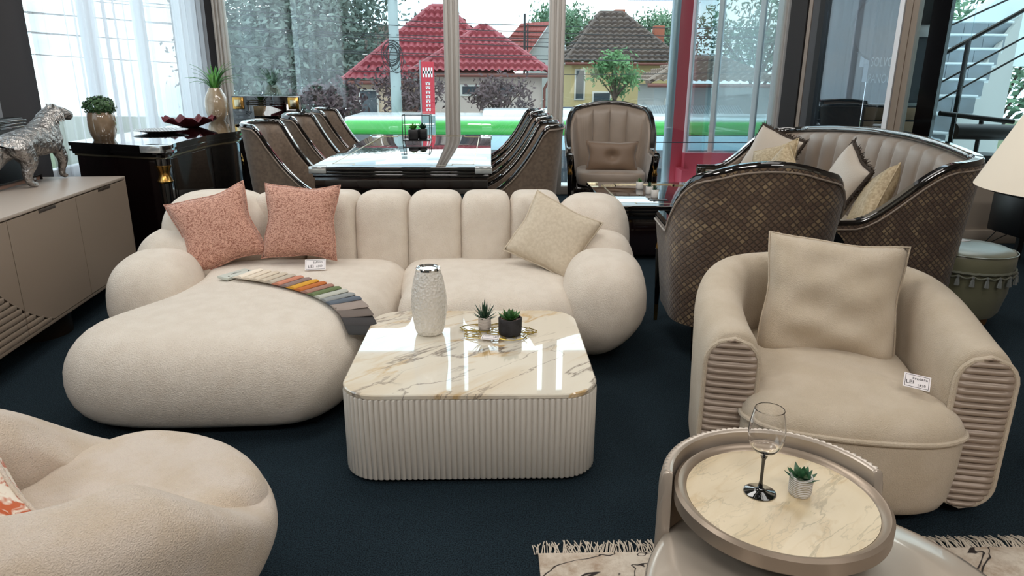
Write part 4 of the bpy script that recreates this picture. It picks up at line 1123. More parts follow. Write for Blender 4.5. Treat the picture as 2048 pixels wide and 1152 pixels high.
def dining_chair():
    t = T('dining_chair', '', 'chair', (0, 0, 0), 0, 'swoop-backed dining chairs')
    W, r = .56, .10; y1 = .30
    P = uplan(W, .64, r, 12, .015)
    def zt(s):
        u = abs(2*s-1)
        if u < .36: return 1.05-.02*(u/.36)**2
        q = min(1, (u-.36)/.64); k = (1-q)**2.1
        return .50+.53*k
    barrel(t, P, zt, .26, .05, TAUPE2, TAUPE2, 0, .09, .016, .38, outer_name='back_shell')
    b = B(); b.box((0, -.02, .31), (W-.05, .58, .09), .02); b.build('seat_rail', LACQ, t)
    b = B(); add_blob(b, ((W-.09)/2, .29, .06), (0, -.03, .42), .35, .35, 32, 12); b.build('seat_cushion', TAUPE2, t)
    for sx in (-1, 1):
        for sy, k in ((-1, 0), (1, .04)):
            b = B(); b.tube([(sx*(W/2-.05), sy*.25, .30), (sx*(W/2-.045), sy*(.27+k), 0)], [.022, .012], 8); b.build('leg', LACQ, t)
    return t
dc = dining_chair()
spots = [(-1.45, 5.50, radians(90), 'dining chair on the left of the long table, nearest the camera'),
         (-1.45, 6.55, radians(90), 'middle dining chair on the left of the long table'),
         (-1.45, 7.60, radians(90), 'dining chair on the left of the long table, nearest the window'),
         (.16, 5.55, radians(-90), 'dining chair on the right of the long table, nearest the camera'),
         (.16, 6.60, radians(-90), 'middle dining chair on the right of the long table'),
         (.16, 7.62, radians(-90), 'dining chair on the right of the long table, nearest the window')]
for i, (x, y, rz, l) in enumerate(spots):
    if i == 0: dc.location = (x, y, 0); dc.rotation_euler = (0, 0, rz); dc['label'] = l
    else: dup(dc, (x, y, 0), rz, l)

def wire_planter():
    t = T('wire_frame_planter', 'black wire cuboid holder with two black cube pots on the dining table', 'planter', (-.72, 7.0, .7605))
    w, d, h = .26, .20, .27; b = B(); r = .0045
    for z in (.03, h):
        pts = [(-w/2, -d/2, z), (w/2, -d/2, z), (w/2, d/2, z), (-w/2, d/2, z)]
        for i in range(4): b.tube([pts[i], pts[(i+1) % 4]], r, 4)
    for sx in (-1, 1):
        for sy in (-1, 1): b.tube([(sx*w/2, sy*d/2, 0), (sx*w/2, sy*d/2, h)], r, 4)
    b.build('wire_frame', BLACKP, t, smooth=False)
    b = B(); b.box((0, 0, .03), (w, d, .008)); b.build('shelf', BLACKP, t, smooth=False)
wire_planter()
rr_ = random.Random(8)
for i, (x, y, sz, l) in enumerate(((-.755, 6.97, .11, 'bright green succulent in the front black cube pot of the wire holder'), (-.67, 7.05, .10, 'dark green succulent in the rear black cube pot of the wire holder'))):
    t = T('potted_succulent', l, 'plant', (x, y, .7945)); b = B(); b.box((0, 0, .05), (sz*.86, sz*.7, .10), .01); b.build('pot', BLACKP, t)
    for nn, el, k in ((8, .5, 1), (7, .9, .95), (4, 1.3, .8)):
        b = B(); leaf_ring(b, (0, 0, .095), nn, .07*k, .03, el, rr_, th=.006, curve=.2); b.build('leaf_whorl', LEAFB if i == 0 else LEAFD, t)

# ------------------------------------------------------------------ pouf, lamp
def pouf():
    t = T('tasselled_pouf', 'round sage satin pouf with a tassel fringe beside the classic sofa', 'pouf', (2.83, 3.96, 0))
    SAT = mat('sage_satin', '#74735b', .28, spec=.6, sheen=.15, bump=(8, .1, .01))
    b = B(); b.lathe([(0, .05), (.185, .05), (.205, .08), (.232, .20), (.238, .34), (0, .34)], 64); b.build('body', SAT, t)
    b = B(); b.lathe([(0, .335), (.240, .335), (.246, .36), (.246, .415), (.238, .435), (.20, .452), (.1, .458), (0, .46)], 64); b.build('seat', SAT, t)
    b = B(); b.tube([(.247*cos(2*pi*k/60), .247*sin(2*pi*k/60), .432) for k in range(60)], .0035, 6, True); b.build('seat_piping', SAT, t)
    b = B(); b.lathe([(0, 0), (.16, 0), (.165, .05), (0, .05)], 40); b.build('base', mat('gilded_wood_base', '#7c5a36', .5, metal=.5), t)
    BR = mat('grey_blue_braid', '#77796b', .8, bump=(120, .6, .003))
    b = B(); b.tube([(.250*cos(2*pi*k/80), .250*sin(2*pi*k/80), .338+.002*sin(k*2.5)) for k in range(80)], .008, 6, True)
    n = 22
    P = []
    for k in range(n*6): a = 2*pi*k/(n*6); P.append((.254*cos(a), .254*sin(a), .325-.014*abs(sin(pi*k/6))))
    b.tube(P, .005, 6, True); b.build('braid', BR, t)
    TS = mat('silver_blue_tassel', '#7f8682', .55, bump=(200, .8, .004, 'X'), sheen=.4)
    tm = None
    for k in range(n):
        a = 2*pi*k/n
        if tm is None:
            b = B(); b.lathe([(0, 0), (.006, -.001), (.008, -.008), (.0055, -.016), (.009, -.022), (.014, -.058), (0, -.058)], 10); o = b.build('tassel', TS, t); tm = o.data
        else: o = bpy.data.objects.new('tassel', tm); COL.objects.link(o); o.parent = t
        o.location = (.258*cos(a), .258*sin(a), .325)
    price = B(); price.box((0, 0, 0), (.09, .055, .0015)); o = price.build('price_card', PAPER, smooth=False); o.location = (2.845, 4.06, .4600); o.rotation_euler = (0, 0, .3); tag(o, 'white price card lying on the tasselled pouf', 'card')
pouf()
def lamp():
    t = T('floor_lamp', 'floor lamp with a cream conical shade at the right edge', 'lamp', (2.02, 2.2, 0))
    sh = mat('cream_lamp_shade', '#efe4d2', .85)
    b = B(); b.lathe([(.395, 1.03), (.20, 1.52)], 64); 
    b2 = B(); rings = [[(r*cos(2*pi*j/72), r*sin(2*pi*j/72), z) for j in range(72)] for r, z in ((.385, 1.055), (.392, 1.05), (.165, 1.56), (.16, 1.56), (.385, 1.055))]
    b2.loft(rings, cap0=False, cap1=False); b2.build('lamp_shade', sh, t, angle=80)
    b = B(); b.tube([(.12, 0, .02), (.12, 0, 1.2)], .012, 12); b.tube([(.12, 0, 1.2), (0, 0, 1.3)], .01, 10); b.build('pole', GOLD, t)
    b = B(); b.lathe([(0, 0), (.15, 0), (.15, .02), (0, .03)], 40, (.12, 0, 0)); b.build('base', BLACKP, t)
lamp()

# ================================================================== LEFT SIDE: SIDEBOARD, HORSE, BUFFET
def sideboard():
    TP = mat('taupe_matt_lacquer', '#938374', .42); TPT = mat('taupe_top', '#b0a296', .4, bump=(30, .1, .002))
    # local: x across depth (front face at +x), y along length; far end at y=0
    ang = radians(5.3); t = T('sideboard', 'taupe sideboard with handleless doors and an arched ribbed relief', 'sideboard', (-2.413, 4.70, 0), ang)
    D, Ln, z0, z1 = .56, 2.80, .135, .75
    b = B(); b.box((-D/2, -Ln/2, z1-.009), (D, Ln, .018), .004); b.build('top', TPT, t)
    b = B(); b.box((-D/2, -.012, (z0+z1)/2), (D, .022, z1-z0-.02), .003); b.box((-D/2, -Ln+.012, (z0+z1)/2), (D, .022, z1-z0-.02), .003); b.box((-D/2, -Ln/2, z0+.01), (D, Ln, .02), .003); b.box((-D/2-.01, -Ln/2, (z0+z1)/2), (D-.08, Ln-.04, z1-z0-.04)); b.build('carcass', TP, t)
    # four doors; the relief is one big disc centred between doors 2 and 3
    nd = 4; dw = (Ln-.05)/nd; RB = TP
    cyc, R = -.72, 1.0; cz = 0
    for k in range(nd):
        ya = -.025-dw*k-.0025; yb = ya-dw+.005
        # plain part above the arc, ribbed part below
        n = 40; yy = [ya+(yb-ya)*i/n for i in range(n+1)]
        def arc(y): 
            q = max(0, cyc-y); z = z0-.06+.02*q+.40*q*q+.10*q**6
            return min(max(z, z0+.0245), z1-.03)
        zb, ztop = z0+.024, z1-.024
        b = B(); V = []; F = []
        for i, y in enumerate(yy): 
            a = arc(y)
            V += [(-.012, y, a), (.004, y, a), (.004, y, ztop), (-.012, y, ztop)]
        for i in range(n):
            for m in range(4): F.append((i*4+m, i*4+(m+1) % 4, (i+1)*4+(m+1) % 4, (i+1)*4+m))
        F += [(0, 3, 2, 1), tuple(n*4+m for m in range(4))]
        b.add(V, F); d = b.build('door', TP, t, angle=30)
        b = B(); b.box((.0035, (ya+yb)/2+.03, ztop-.006), (.004, .17, .016), .001); b.build('finger_pull', mat('shadow_brown', '#3d332b', .6), d)  # finger pull is a thin dark brown strip
        # ribs following the width beneath the arc
        z = zb
        while z < z1-.05:
            ok = [y for y in yy if arc(y) > z+.006]
            if ok:
                runs = []; cur = [ok[0]]
                for y in ok[1:]:
                    if abs(y-cur[-1]) < abs(yy[1]-yy[0])*1.5: cur.append(y)
                    else: runs.append(cur); cur = [y]
                runs.append(cur)
                for r_ in runs:
                    if abs(r_[0]-r_[-1]) > .02:
                        b = B(); b.box((-.003, (r_[0]+r_[-1])/2, z+.010), (.016, abs(r_[0]-r_[-1]), .0275), .006, seg=2); b.build('rib', RB, d)
            z += .031
    b = B()
    for y in (-.92, -Ln+.92): b = B(); b.lathe([(0, 0), (.17, 0), (.17, .135), (0, .135)], 48, (-.215, y, 0)); b.build('cylinder_foot', mat('dark_bronze_foot', '#2e241c', .3, metal=.5), t)
sideboard()
def blackbox():
    t = T('black_cabinet', 'black lacquer cabinet with a sloping bronze mirror strip behind the silver horse', 'cabinet', (-2.985, 4.33, 0), radians(5))
    b = B(); b.box((-.10, -.25, .56), (.10, 1.5, 1.12), .01); b.build('body', BLACKP, t)
    b = B()
    for k in range(3): b.box((-.10, -.25, 1.10-.02*k), (.13-.01*k, 1.52, .012), .003)
    b.build('top_moulding', LACQ, t)
blackbox()
def frame_leaning():
    t = T('small_leaning_frame', 'thin dark frame with a pinkish panel lying behind the silver horse on the sideboard', 'frame', (-2.80, 4.10, .7505), radians(5))
    b = B(); b.box((0, .10, .032), (.012, .62, .008)); b.box((0, .41, .02), (.012, .012, .03)); b.box((0, -.2, .02), (.012, .012, .03)); b.build('frame', BLACKP, t)
    b = B(); b.box((-.004, .10, .02), (.004, .60, .028)); b.build('panel', mat('rose_wood_panel', '#8b6a5a', .4), t)
frame_leaning()

def horse():
    t = T('horse_sculpture', 'silver hammered horse sculpture standing on the taupe sideboard', 'sculpture', (-2.78, 4.36, .7505))
    # local coordinates: y forward (away from camera), x right
    J = {'hip': (0.02, -.17, .262, .085), 'loin': (0.02, -.07, .262, .078), 'rib': (.02, .04, .250, .102), 'chest': (.02, .13, .258, .100), 'neck1': (.02, .165, .325, .080), 'neck2': (.025, .195, .378, .062), 'poll': (.035, .225, .412, .046), 'face': (.068, .265, .408, .042), 'muzzle': (.105, .32, .380, .027),
         'hl1': (.065, -.18, .210, .078), 'hl2': (.088, -.14, .140, .052), 'hl3': (.068, -.18, .080, .030), 'hl4': (.075, -.165, .022, .021), 'hl5': (.095, -.13, .012, .017),
         'hr1': (-.04, -.22, .210, .074), 'hr2': (-.05, -.25, .145, .042), 'hr3': (-.06, -.33, .085, .023), 'hr4': (-.03, -.335, .022, .021), 'hr5': (.0, -.32, .012, .017),
         'fl1': (.06, .17, .205, .050), 'fl2': (.065, .21, .125, .032), 'fl3': (.03, .235, .060, .021), 'fl4': (.02, .245, .020, .020), 'fl5': (.04, .275, .012, .017),
         'fr1': (-.055, .15, .225, .052), 'fr2': (-.06, .10, .13, .030), 'fr3': (-.065, .06, .060, .021), 'fr4': (-.06, .05, .020, .020), 'fr5': (-.05, .085, .012, .017),
         'tail1': (.02, -.265, .27, .022), 'tail2': (.01, -.30, .20, .026), 'tail3': (.0, -.31, .12, .016)}
    ks = list(J); ix = {k: i for i, k in enumerate(ks)}
    ed = [('hip', 'loin'), ('loin', 'rib'), ('rib', 'chest'), ('chest', 'neck1'), ('neck1', 'neck2'), ('neck2', 'poll'), ('poll', 'face'), ('face', 'muzzle'), ('hip', 'tail1'), ('tail1', 'tail2'), ('tail2', 'tail3')]
    for p, root in (('hl', 'hip'), ('hr', 'hip'), ('fl', 'chest'), ('fr', 'chest')):
        ed.append((root, p+'1')); ed += [(p+str(i), p+str(i+1)) for i in range(1, 5)]
    me = bpy.data.meshes.new('body'); me.from_pydata([J[k][:3] for k in ks], [(ix[a], ix[c]) for a, c in ed], [])
    o = bpy.data.objects.new('body', me); COL.objects.link(o)
    m = o.modifiers.new('skin', 'SKIN'); m.use_smooth_shade = True
    for i, k in enumerate(ks): me.skin_vertices[0].data[i].radius = (J[k][3], J[k][3])
    me.skin_vertices[0].data[ix['hip']].use_root = True
    s = o.modifiers.new('sub', 'SUBSURF'); s.levels = 2; s.render_levels = 2
    dg = bpy.context.evaluated_depsgraph_get(); me2 = bpy.data.meshes.new_from_object(o.evaluated_get(dg)); bpy.data.objects.remove(o)
    S = mat('hammered_silver_leaf', '#b9b6b3', .30, metal=.85, bump=(38, 1.0, .02), var=(30, '#8b8886', 6))
    me2.materials.clear(); me2.materials.append(S)
    for p in me2.polygons: p.use_smooth = True
    o = bpy.data.objects.new('body', me2); COL.objects.link(o); o.parent = t
    b = B()
    mane = spline([(.04, .235, .452), (.022, .20, .430), (.01, .165, .39), (.01, .12, .35), (.01, .08, .335)], 8)
    rr = random.Random(2)
    for i, p in enumerate(mane):
        for sgn in (-1, 1):
            q = p+Vector((sgn*.018, 0, -.01)); e = q+Vector((sgn*.055+rr.uniform(-.01, .01), -.02, -.065+rr.uniform(-.02, .01)))
            b.tube([p, q, (q+e)/2+Vector((sgn*.012, 0, 0)), e], [.014, .015, .010, .002], 6)
    b.build('mane', S, t)
    b = B()
    for sg in (-1, 1): b.tube([(.035+sg*.022, .225-sg*.01, .445), (.035+sg*.026, .215-sg*.012, .462)], [.010, .003], 6)
    b.build('ears', S, t)
horse()

def buffet():
    t = T('buffet', 'long black lacquer serpentine buffet with stepped edges and gold shell handles', 'buffet', (-2.6, 6.3, 0))
    O = (-2.6, 6.3)
    fr = spline([(-2.19, 4.93, 0), (-2.225, 5.12, 0), (-2.24, 5.5, 0), (-2.235, 5.85, 0), (-2.165, 6.15, 0), (-2.19, 6.40, 0), (-2.32, 6.62, 0), (-2.43, 6.9, 0), (-2.47, 7.4, 0), (-2.485, 8.05, 0)], 8)
    out0 = [(-3.02, 8.05), (-3.00, 5.14), (-2.34, 4.88), (-2.20, 4.84)] + [(p.x, p.y) for p in fr]
    C = Vector((-2.62, 6.3))
    def off(ins):
        r = []
        n = len(out0)
        for i in range(n):
            p = Vector(out0[i]); a = Vector(out0[i-1]); c = Vector(out0[(i+1) % n]); tn = (c-a).normalized(); nn = Vector((tn.y, -tn.x))
            q = p-nn*ins; r.append((q.x-O[0], q.y-O[1]))
        return r
    def lay(b, ins, z0, z1): b.loft([[(x, y, z0) for x, y in off(ins)], [(x, y, z1) for x, y in off(ins)]])
    b = B(); lay(b, 0, .905, .93); lay(b, .012, .882, .905); lay(b, .0, .868, .882); lay(b, .018, .85, .868); b.build('stepped_top', LACQ, t, angle=25)
    b = B(); lay(b, .03, .836, .85); b.build('pale_trim', GOLDP, t, angle=25)
    b = B(); lay(b, .045, .12, .836); b.build('body', LACQ2, t, angle=25)
    # crystal block and gold collared column at the near front corner
    b = B(); b.box((-2.28-O[0], 4.90-O[1], .908), (.16, .12, .05), .005, radians(-14)); b.build('crystal_corner', CRYST, t)
    for x, y in ((-2.235, 4.875), (-2.52, 7.98)):
        q = (x-O[0], y-O[1], 0)
        b = B(); b.lathe([(0, .0), (.024, 0), (.042, .68), (0, .68)], 20, q); b.lathe([(0, .80), (.048, .80), (.050, .845), (0, .845)], 20, q); b.build('column', LACQ, t)
        b = B(); b.lathe([(0, .68), (.046, .68), (.052, .692), (.036, .73), (.036, .755), (.052, .795), (.052, .80), (0, .80)], 24, q); b.build('gold_collar', GOLD, t)
    # doors: strips along the serpentine front, each with a half shell handle
    L = [0]
    for i in range(1, len(fr)): L.append(L[-1]+(fr[i]-fr[i-1]).length)
    for k in range(4):
        a, c = L[-1]*(.04+.24*k), L[-1]*(.04+.24*(k+1))-.012
        idx = [i for i in range(len(fr)) if a <= L[i] <= c]
        b = B(); rings = []
        for i in idx:
            tn = (fr[min(i+1, len(fr)-1)]-fr[max(i-1, 0)]).normalized(); nn = Vector((tn.y, -tn.x, 0))
            p1 = fr[i]-nn*.040; p0 = fr[i]-nn*.055
            rings.append([(p0.x-O[0], p0.y-O[1], .17), (p1.x-O[0], p1.y-O[1], .17), (p1.x-O[0], p1.y-O[1], .82), (p0.x-O[0], p0.y-O[1], .82)])
        b.loft(rings); d = b.build('door', LACQ, t, angle=25)
        if k in (1, 2):
            i = idx[-2] if k == 1 else idx[1]
            i = idx[-1] if k == 1 else idx[0]
            tn = (fr[i+1]-fr[i-1]).normalized(); nn = Vector((tn.y, -tn.x, 0)); p = fr[i]-nn*.037
            b = B(); M = axes(tn, Vector((0, 0, 1)), nn, (p.x-O[0], p.y-O[1], .62))
            ns = 18
            rings = []
            for rr0, zz in ((.02, .020), (.075, .016), (.105, .006)):
                rings.append([((rr0*(1-.0*(j % 2)))*cos(2*pi*j/(2*ns)), rr0*sin(2*pi*j/(2*ns)), zz+(.006 if j % 2 else -.004)*rr0/.1) for j in range(2*ns)])
            b.loft(rings, M=M); b.lathe([(0, .01), (.022, .01), (.02, .028), (0, .032)], 16, M=M); b.build('shell_handle', GOLD, d, angle=10)
    for x, y in ((-2.9, 5.25), (-2.9, 7.9), (-2.30, 6.3)):
        b = B(); b.lathe([(0, 0), (.02, 0), (.03, .12), (0, .12)], 14, (x-O[0], y-O[1], 0)); b.build('foot', LACQ, t)
buffet()
PLT = mat('glazed_taupe_ceramic', '#8f7a64', .12, coat=1, var=(9, '#776450', 3))
def planter_box():
    t = T('boxwood_planter', 'glossy brown pot with a clipped round boxwood ball on the buffet', 'plant', (-2.845, 5.33, .9305))
    b = B(); sp = spline([(.070, 0, 0), (.086, 0, .04), (.094, 0, .10), (.093, 0, .16), (.085, 0, .195)], 5)
    b.lathe([(0, 0)]+[(p.x, p.z) for p in sp]+[(.078, .195), (.078, .17), (0, .17)], 40); b.build('pot', PLT, t, angle=60)
    b = B(); rr = random.Random(6)
    for i in range(620):
        v = Vector((rr.gauss(0, 1), rr.gauss(0, 1), rr.gauss(0, 1))).normalized(); q = rr.uniform(.72, 1.04)
        p = Vector((v.x*.108*q, v.y*.108*q, .235+v.z*.075*q)); n1 = v.orthogonal().normalized(); n1 = Matrix.Rotation(rr.uniform(0, 6.28), 3, v) @ n1; n2 = v.cross(n1)
        s = rr.uniform(.009, .015); V = [p+n1*s*cos(k*pi/3)+n2*s*.8*sin(k*pi/3) + v*(.004 if k % 3 == 0 else 0) for k in range(6)]; b.add(V, [(0, 1, 2, 3, 4, 5)])
    o = b.build('boxwood_leaves', mat('boxwood_green', '#2a4a2c', .5, var=(50, '#47693b', 2)), t, smooth=False); o['kind'] = 'stuff'
planter_box()
def planter_grass():
    t = T('grass_planter', 'glossy beige vase with green grass leaves at the far end of the buffet', 'plant', (-2.86, 7.62, .9305))
    b = B(); sp = spline([(.075, 0, 0), (.105, 0, .06), (.115, 0, .14), (.105, 0, .23), (.072, 0, .30), (.062, 0, .33)], 5)
    b.lathe([(0, 0)]+[(p.x, p.z) for p in sp]+[(.055, .33), (.055, .30), (0, .30)], 40); b.build('vase', mat('glazed_beige_ceramic', '#a89378', .15, coat=1, var=(9, '#8f7a60', 3)), t, angle=60)
    rr = random.Random(12)
    for i in range(46):
        a = rr.uniform(0, 6.28); el = rr.uniform(.5, 1.45); L_ = rr.uniform(.20, .34); b = B(); d = Vector((cos(a), sin(a), 0)); sd = Vector((-sin(a), cos(a), 0)); rings = []
        p = Vector((d.x*.025, d.y*.025, .31)); e = min(1.5, el+.35)
        for k in range(7):
            s = k/6; w = .010*(1-s**2.5)+.0006
            rings.append([tuple(p+sd*w), tuple(p+Vector((0, 0, .0018))), tuple(p-sd*w), tuple(p-Vector((0, 0, .0018)))]); p = p+(d*cos(e)+Vector((0, 0, 1))*sin(e))*L_/6; e -= .17+.12*(1-el/1.5)
        b.loft(rings); b.build('leaf', LEAFB if i % 3 else LEAF, t)
planter_grass()
def plate_bowl():
    t = T('silver_plate', 'round silver plate with a checked rim on the buffet', 'plate', (-2.72, 5.98, .9305))
    m = bpy.data.materials.new('checked_silver'); m.use_nodes = True; n, l = m.node_tree.nodes, m.node_tree.links; b_ = n['Principled BSDF']; b_.inputs['Metallic'].default_value = .3; b_.inputs['Roughness'].default_value = .3
    ck = n.new('ShaderNodeTexChecker'); ck.inputs['Scale'].default_value = 60; ck.inputs['Color1'].default_value = (.75, .74, .72, 1); ck.inputs['Color2'].default_value = (.22, .21, .2, 1); tc = n.new('ShaderNodeTexCoord'); l.new(tc.outputs['Object'], ck.inputs['Vector']); l.new(ck.outputs['Color'], b_.inputs['Base Color'])
    b = B(); b.lathe([(0, 0), (.10, 0), (.13, .008), (.205, .022), (.207, .026), (.13, .014), (.10, .006), (0, .006)], 64); b.build('dish', m, t)
    t = T('red_bowl', 'dark red bowl shaped like an open flower on the buffet', 'bowl', (-2.76, 6.66, .9305))
    b = B(); n_ = 120
    def ring(r, z, wv): return [((r+wv*.02*abs(sin(4.5*a)))*cos(a), (r+wv*.02*abs(sin(4.5*a)))*sin(a), z+wv*(.018*sin(9*a)+.008*sin(17*a))) for a in [2*pi*j/n_ for j in range(n_)]]
    b.loft([ring(.07, 0, 0), ring(.10, .012, .1), ring(.16, .045, .5), ring(.215, .075, 1), ring(.208, .080, 1), ring(.15, .055, .5), ring(.09, .022, .1), ring(.03, .014, 0)]); b.build('petal_bowl', mat('dark_red_velvet_glaze', '#5e0e1a', .6, bump=(40, .5, .01)), t, angle=70)
plate_bowl()
def mirror_panel():
    t = T('console_mirror', 'black stepped frame with gold corner squares and a small mirror by the street window', 'mirror', (-2.55, 8.30, 0))
    b = B(); b.box((0, 0, .58), (.76, .05, 1.16), .005); b.build('backboard', LACQ, t)
    b = B()
    for k in range(3):
        q = .03*k
        b.box((-.27+.0*k, -.03, .985-q*.6), (.20-q, .012, .012)); b.box((.27, -.03, .985-q*.6), (.20-q, .012, .012)); b.box((0, -.03, 1.11-q*.7), (.44, .012, .012))
        b.box((-.20-q*.4, -.03, 1.05-q*.6), (.012, .012, .12)); b.box((.20+q*.4, -.03, 1.05-q*.6), (.012, .012, .12))
    b.build('stepped_moulding', LACQ, t)
    for sx in (-1, 1):
        b = B(); b.box((sx*.31, -.03, 1.08), (.12, .02, .13), .006); b.build('gold_square', GOLD, t)
        b = B(); b.box((sx*.31, -.045, 1.08), (.07, .014, .08), .006); b.build('gold_square_centre', GOLDP, t)
    b = B(); b.box((.03, -.03, .90), (.34, .008, .30)); b.build('mirror_glass', mat('mirror', '#f0e2d6', .02, metal=1), t, smooth=False)
    b = B(); b.box((0, .05, .02), (.76, .3, .04), .005); b.build('base', LACQ, t)
mirror_panel()

# ================================================================== OUTSIDE (street level is 2.6 m below this floor)
G = -2.6
def outside():
    b = B(); b.box((0, 20, G-.05), (80, 22.4, .1)); struct(b.build('street', mat('asphalt', '#6d7175', .9, bump=(30, .3, .01)), smooth=False))
    b = B(); b.box((0, 50, G-.04), (120, 40, .1)); struct(b.build('ground_far', mat('ground_green', '#5f6b4a', .95), smooth=False))
    b = B(); b.box((0, 24.0, G+.06), (80, 3.0, .12)); struct(b.build('pavement', mat('pavement_grey', '#a7a49d', .9), smooth=False))
    b = B(); b.box((0, 12.2, G+.05), (80, 4, .1)); struct(b.build('pavement_near', mat('pavement_grey2', '#a09e99', .9), smooth=False))
outside()
def red_column():
    RD = mat('red_facade_paint', '#c4485a', .45)
    b = B(); b.box((2.44, 9.35, .6), (.16, .16, 6.4), .005); struct(b.build('column_red', RD))
    b = B(); b.box((3.1, 9.15, -1.1), (1.2, .12, 3.1)); b.box((2.50, 9.2, -1.2), (.12, .5, 2.9)); struct(b.build('facade_red', RD, smooth=False))
    b = B(); b.tube([(2.28, 9.15, -2.6), (2.28, 9.15, 4)], .055, 16); struct(b.build('pipe_grey', mat('zinc_pipe', '#9fb0ba', .35, metal=.4)))
    # projecting glazed bay on the right, its panes mirror the street
    w = T('window_6', '', ''); del w['label']; del w['category']; w['kind'] = 'structure'
    A, Cc = Vector((2.62, 9.55)), Vector((3.46, 8.80))
    d = (Cc-A).normalized(); rz = atan2(d.y, d.x); Ln = (Cc-A).length
    def at(f): return A+(Cc-A)*f
    b = B(); m = at(.5); b.box((m.x, m.y, .30), (Ln+.1, .14, .05), .005, rz); b.box((m.x, m.y, 3.5), (Ln, .1, .1), .005, rz); b.build('sill', FRAMEW, w)
    for f in (0, .33, .80, .99):
        q = at(f); b = B(); b.box((q.x, q.y, 1.9), (.06, .07, 3.2), .005, rz); b.build('frame_post', FRAMEW, w)
    for f0, f1 in ((.03, .30), (.36, .77), (.83, .96)):
        q = at((f0+f1)/2); b = B(); b.box((q.x, q.y, 1.9), (Ln*(f1-f0), .012, 3.1), 0, rz); b.build('pane', GLASSR, w, smooth=False)
    b = B(); b.tube([(.9, 8.72, .62), (3.38, 8.72, .62)], .006, 8); o = b.build('guard_wire', mat('steel_wire', '#4c5560', .4, metal=.8)); tag(o, 'thin steel guard wire running outside the right street pane', 'wire')
red_column()

def bus():
    t = T('city_bus', 'white and green city bus passing right outside the street window', 'bus', (2.4, 17.8, G))
    GR = mat('bus_green', '#41b04a', .3, coat=.5); WH = mat('bus_white', '#e6ecee', .35, coat=.5); WD = mat('bus_dark_glass', '#37424b', .08, coat=1); LG = mat('bus_pale_panel', '#b9dcea', .3)
    L, W = 11.6, 2.5
    def sec(y0, y1, z0, z1, r, m, nm, x0=-L/2, x1=L/2):
        b = B(); b.box(((x0+x1)/2, (y0+y1)/2, (z0+z1)/2), (x1-x0, y1-y0, z1-z0), r, seg=3); b.build(nm, m, t)
    sec(-W/2, W/2, 2.66, 2.98, .09, GR, 'green_upper_band')
    sec(-W/2+.18, W/2-.18, 2.92, 3.06, .05, WH, 'roof')
    sec(-W/2+.02, W/2-.02, 1.55, 2.70, .06, WD, 'window_band')
    sec(-W/2, W/2, .35, 1.60, .08, WH, 'lower_body')
    sec(-W/2-.01, W/2+.01, 2.33, 2.66, .02, LG, 'pale_display_band', -L/2+.6, L/2)  # pale blue painted in for sky reflected in the bus windows
    sec(-W/2+.5, W/2-.5, 3.0, 3.20, .06, WH, 'air_conditioning_unit', -2.6, .6)
    sec(-W/2-.012, -W/2+.1, .5, .95, .02, GR, 'green_skirt', -5, 5)
    sec(-W/2-.02, -W/2+.1, 2.06, 2.32, .02, mat('bus_orange', '#e2602c', .5), 'orange_sign', -1.4, -.75)
    for x in (-5.0, -3.3, -1.6, .1, 1.8, 3.5, 5.2):
        b = B(); b.box((x, -W/2+.012, 2.0), (.07, .03, .75)); b.build('window_post', BLACKP, t, smooth=False)
    for x in (-3.7, 3.3):
        for y in (-W/2+.15, W/2-.15):
            b = B(); b.lathe([(0, -.12), (.46, -.12), (.49, -.06), (.49, .06), (.46, .12), (0, .12)], 24, M=Matrix.Translation((x, y, .49)) @ RX90); b.build('wheel', mat('tyre', '#1a1a1b', .8), t)
bus()

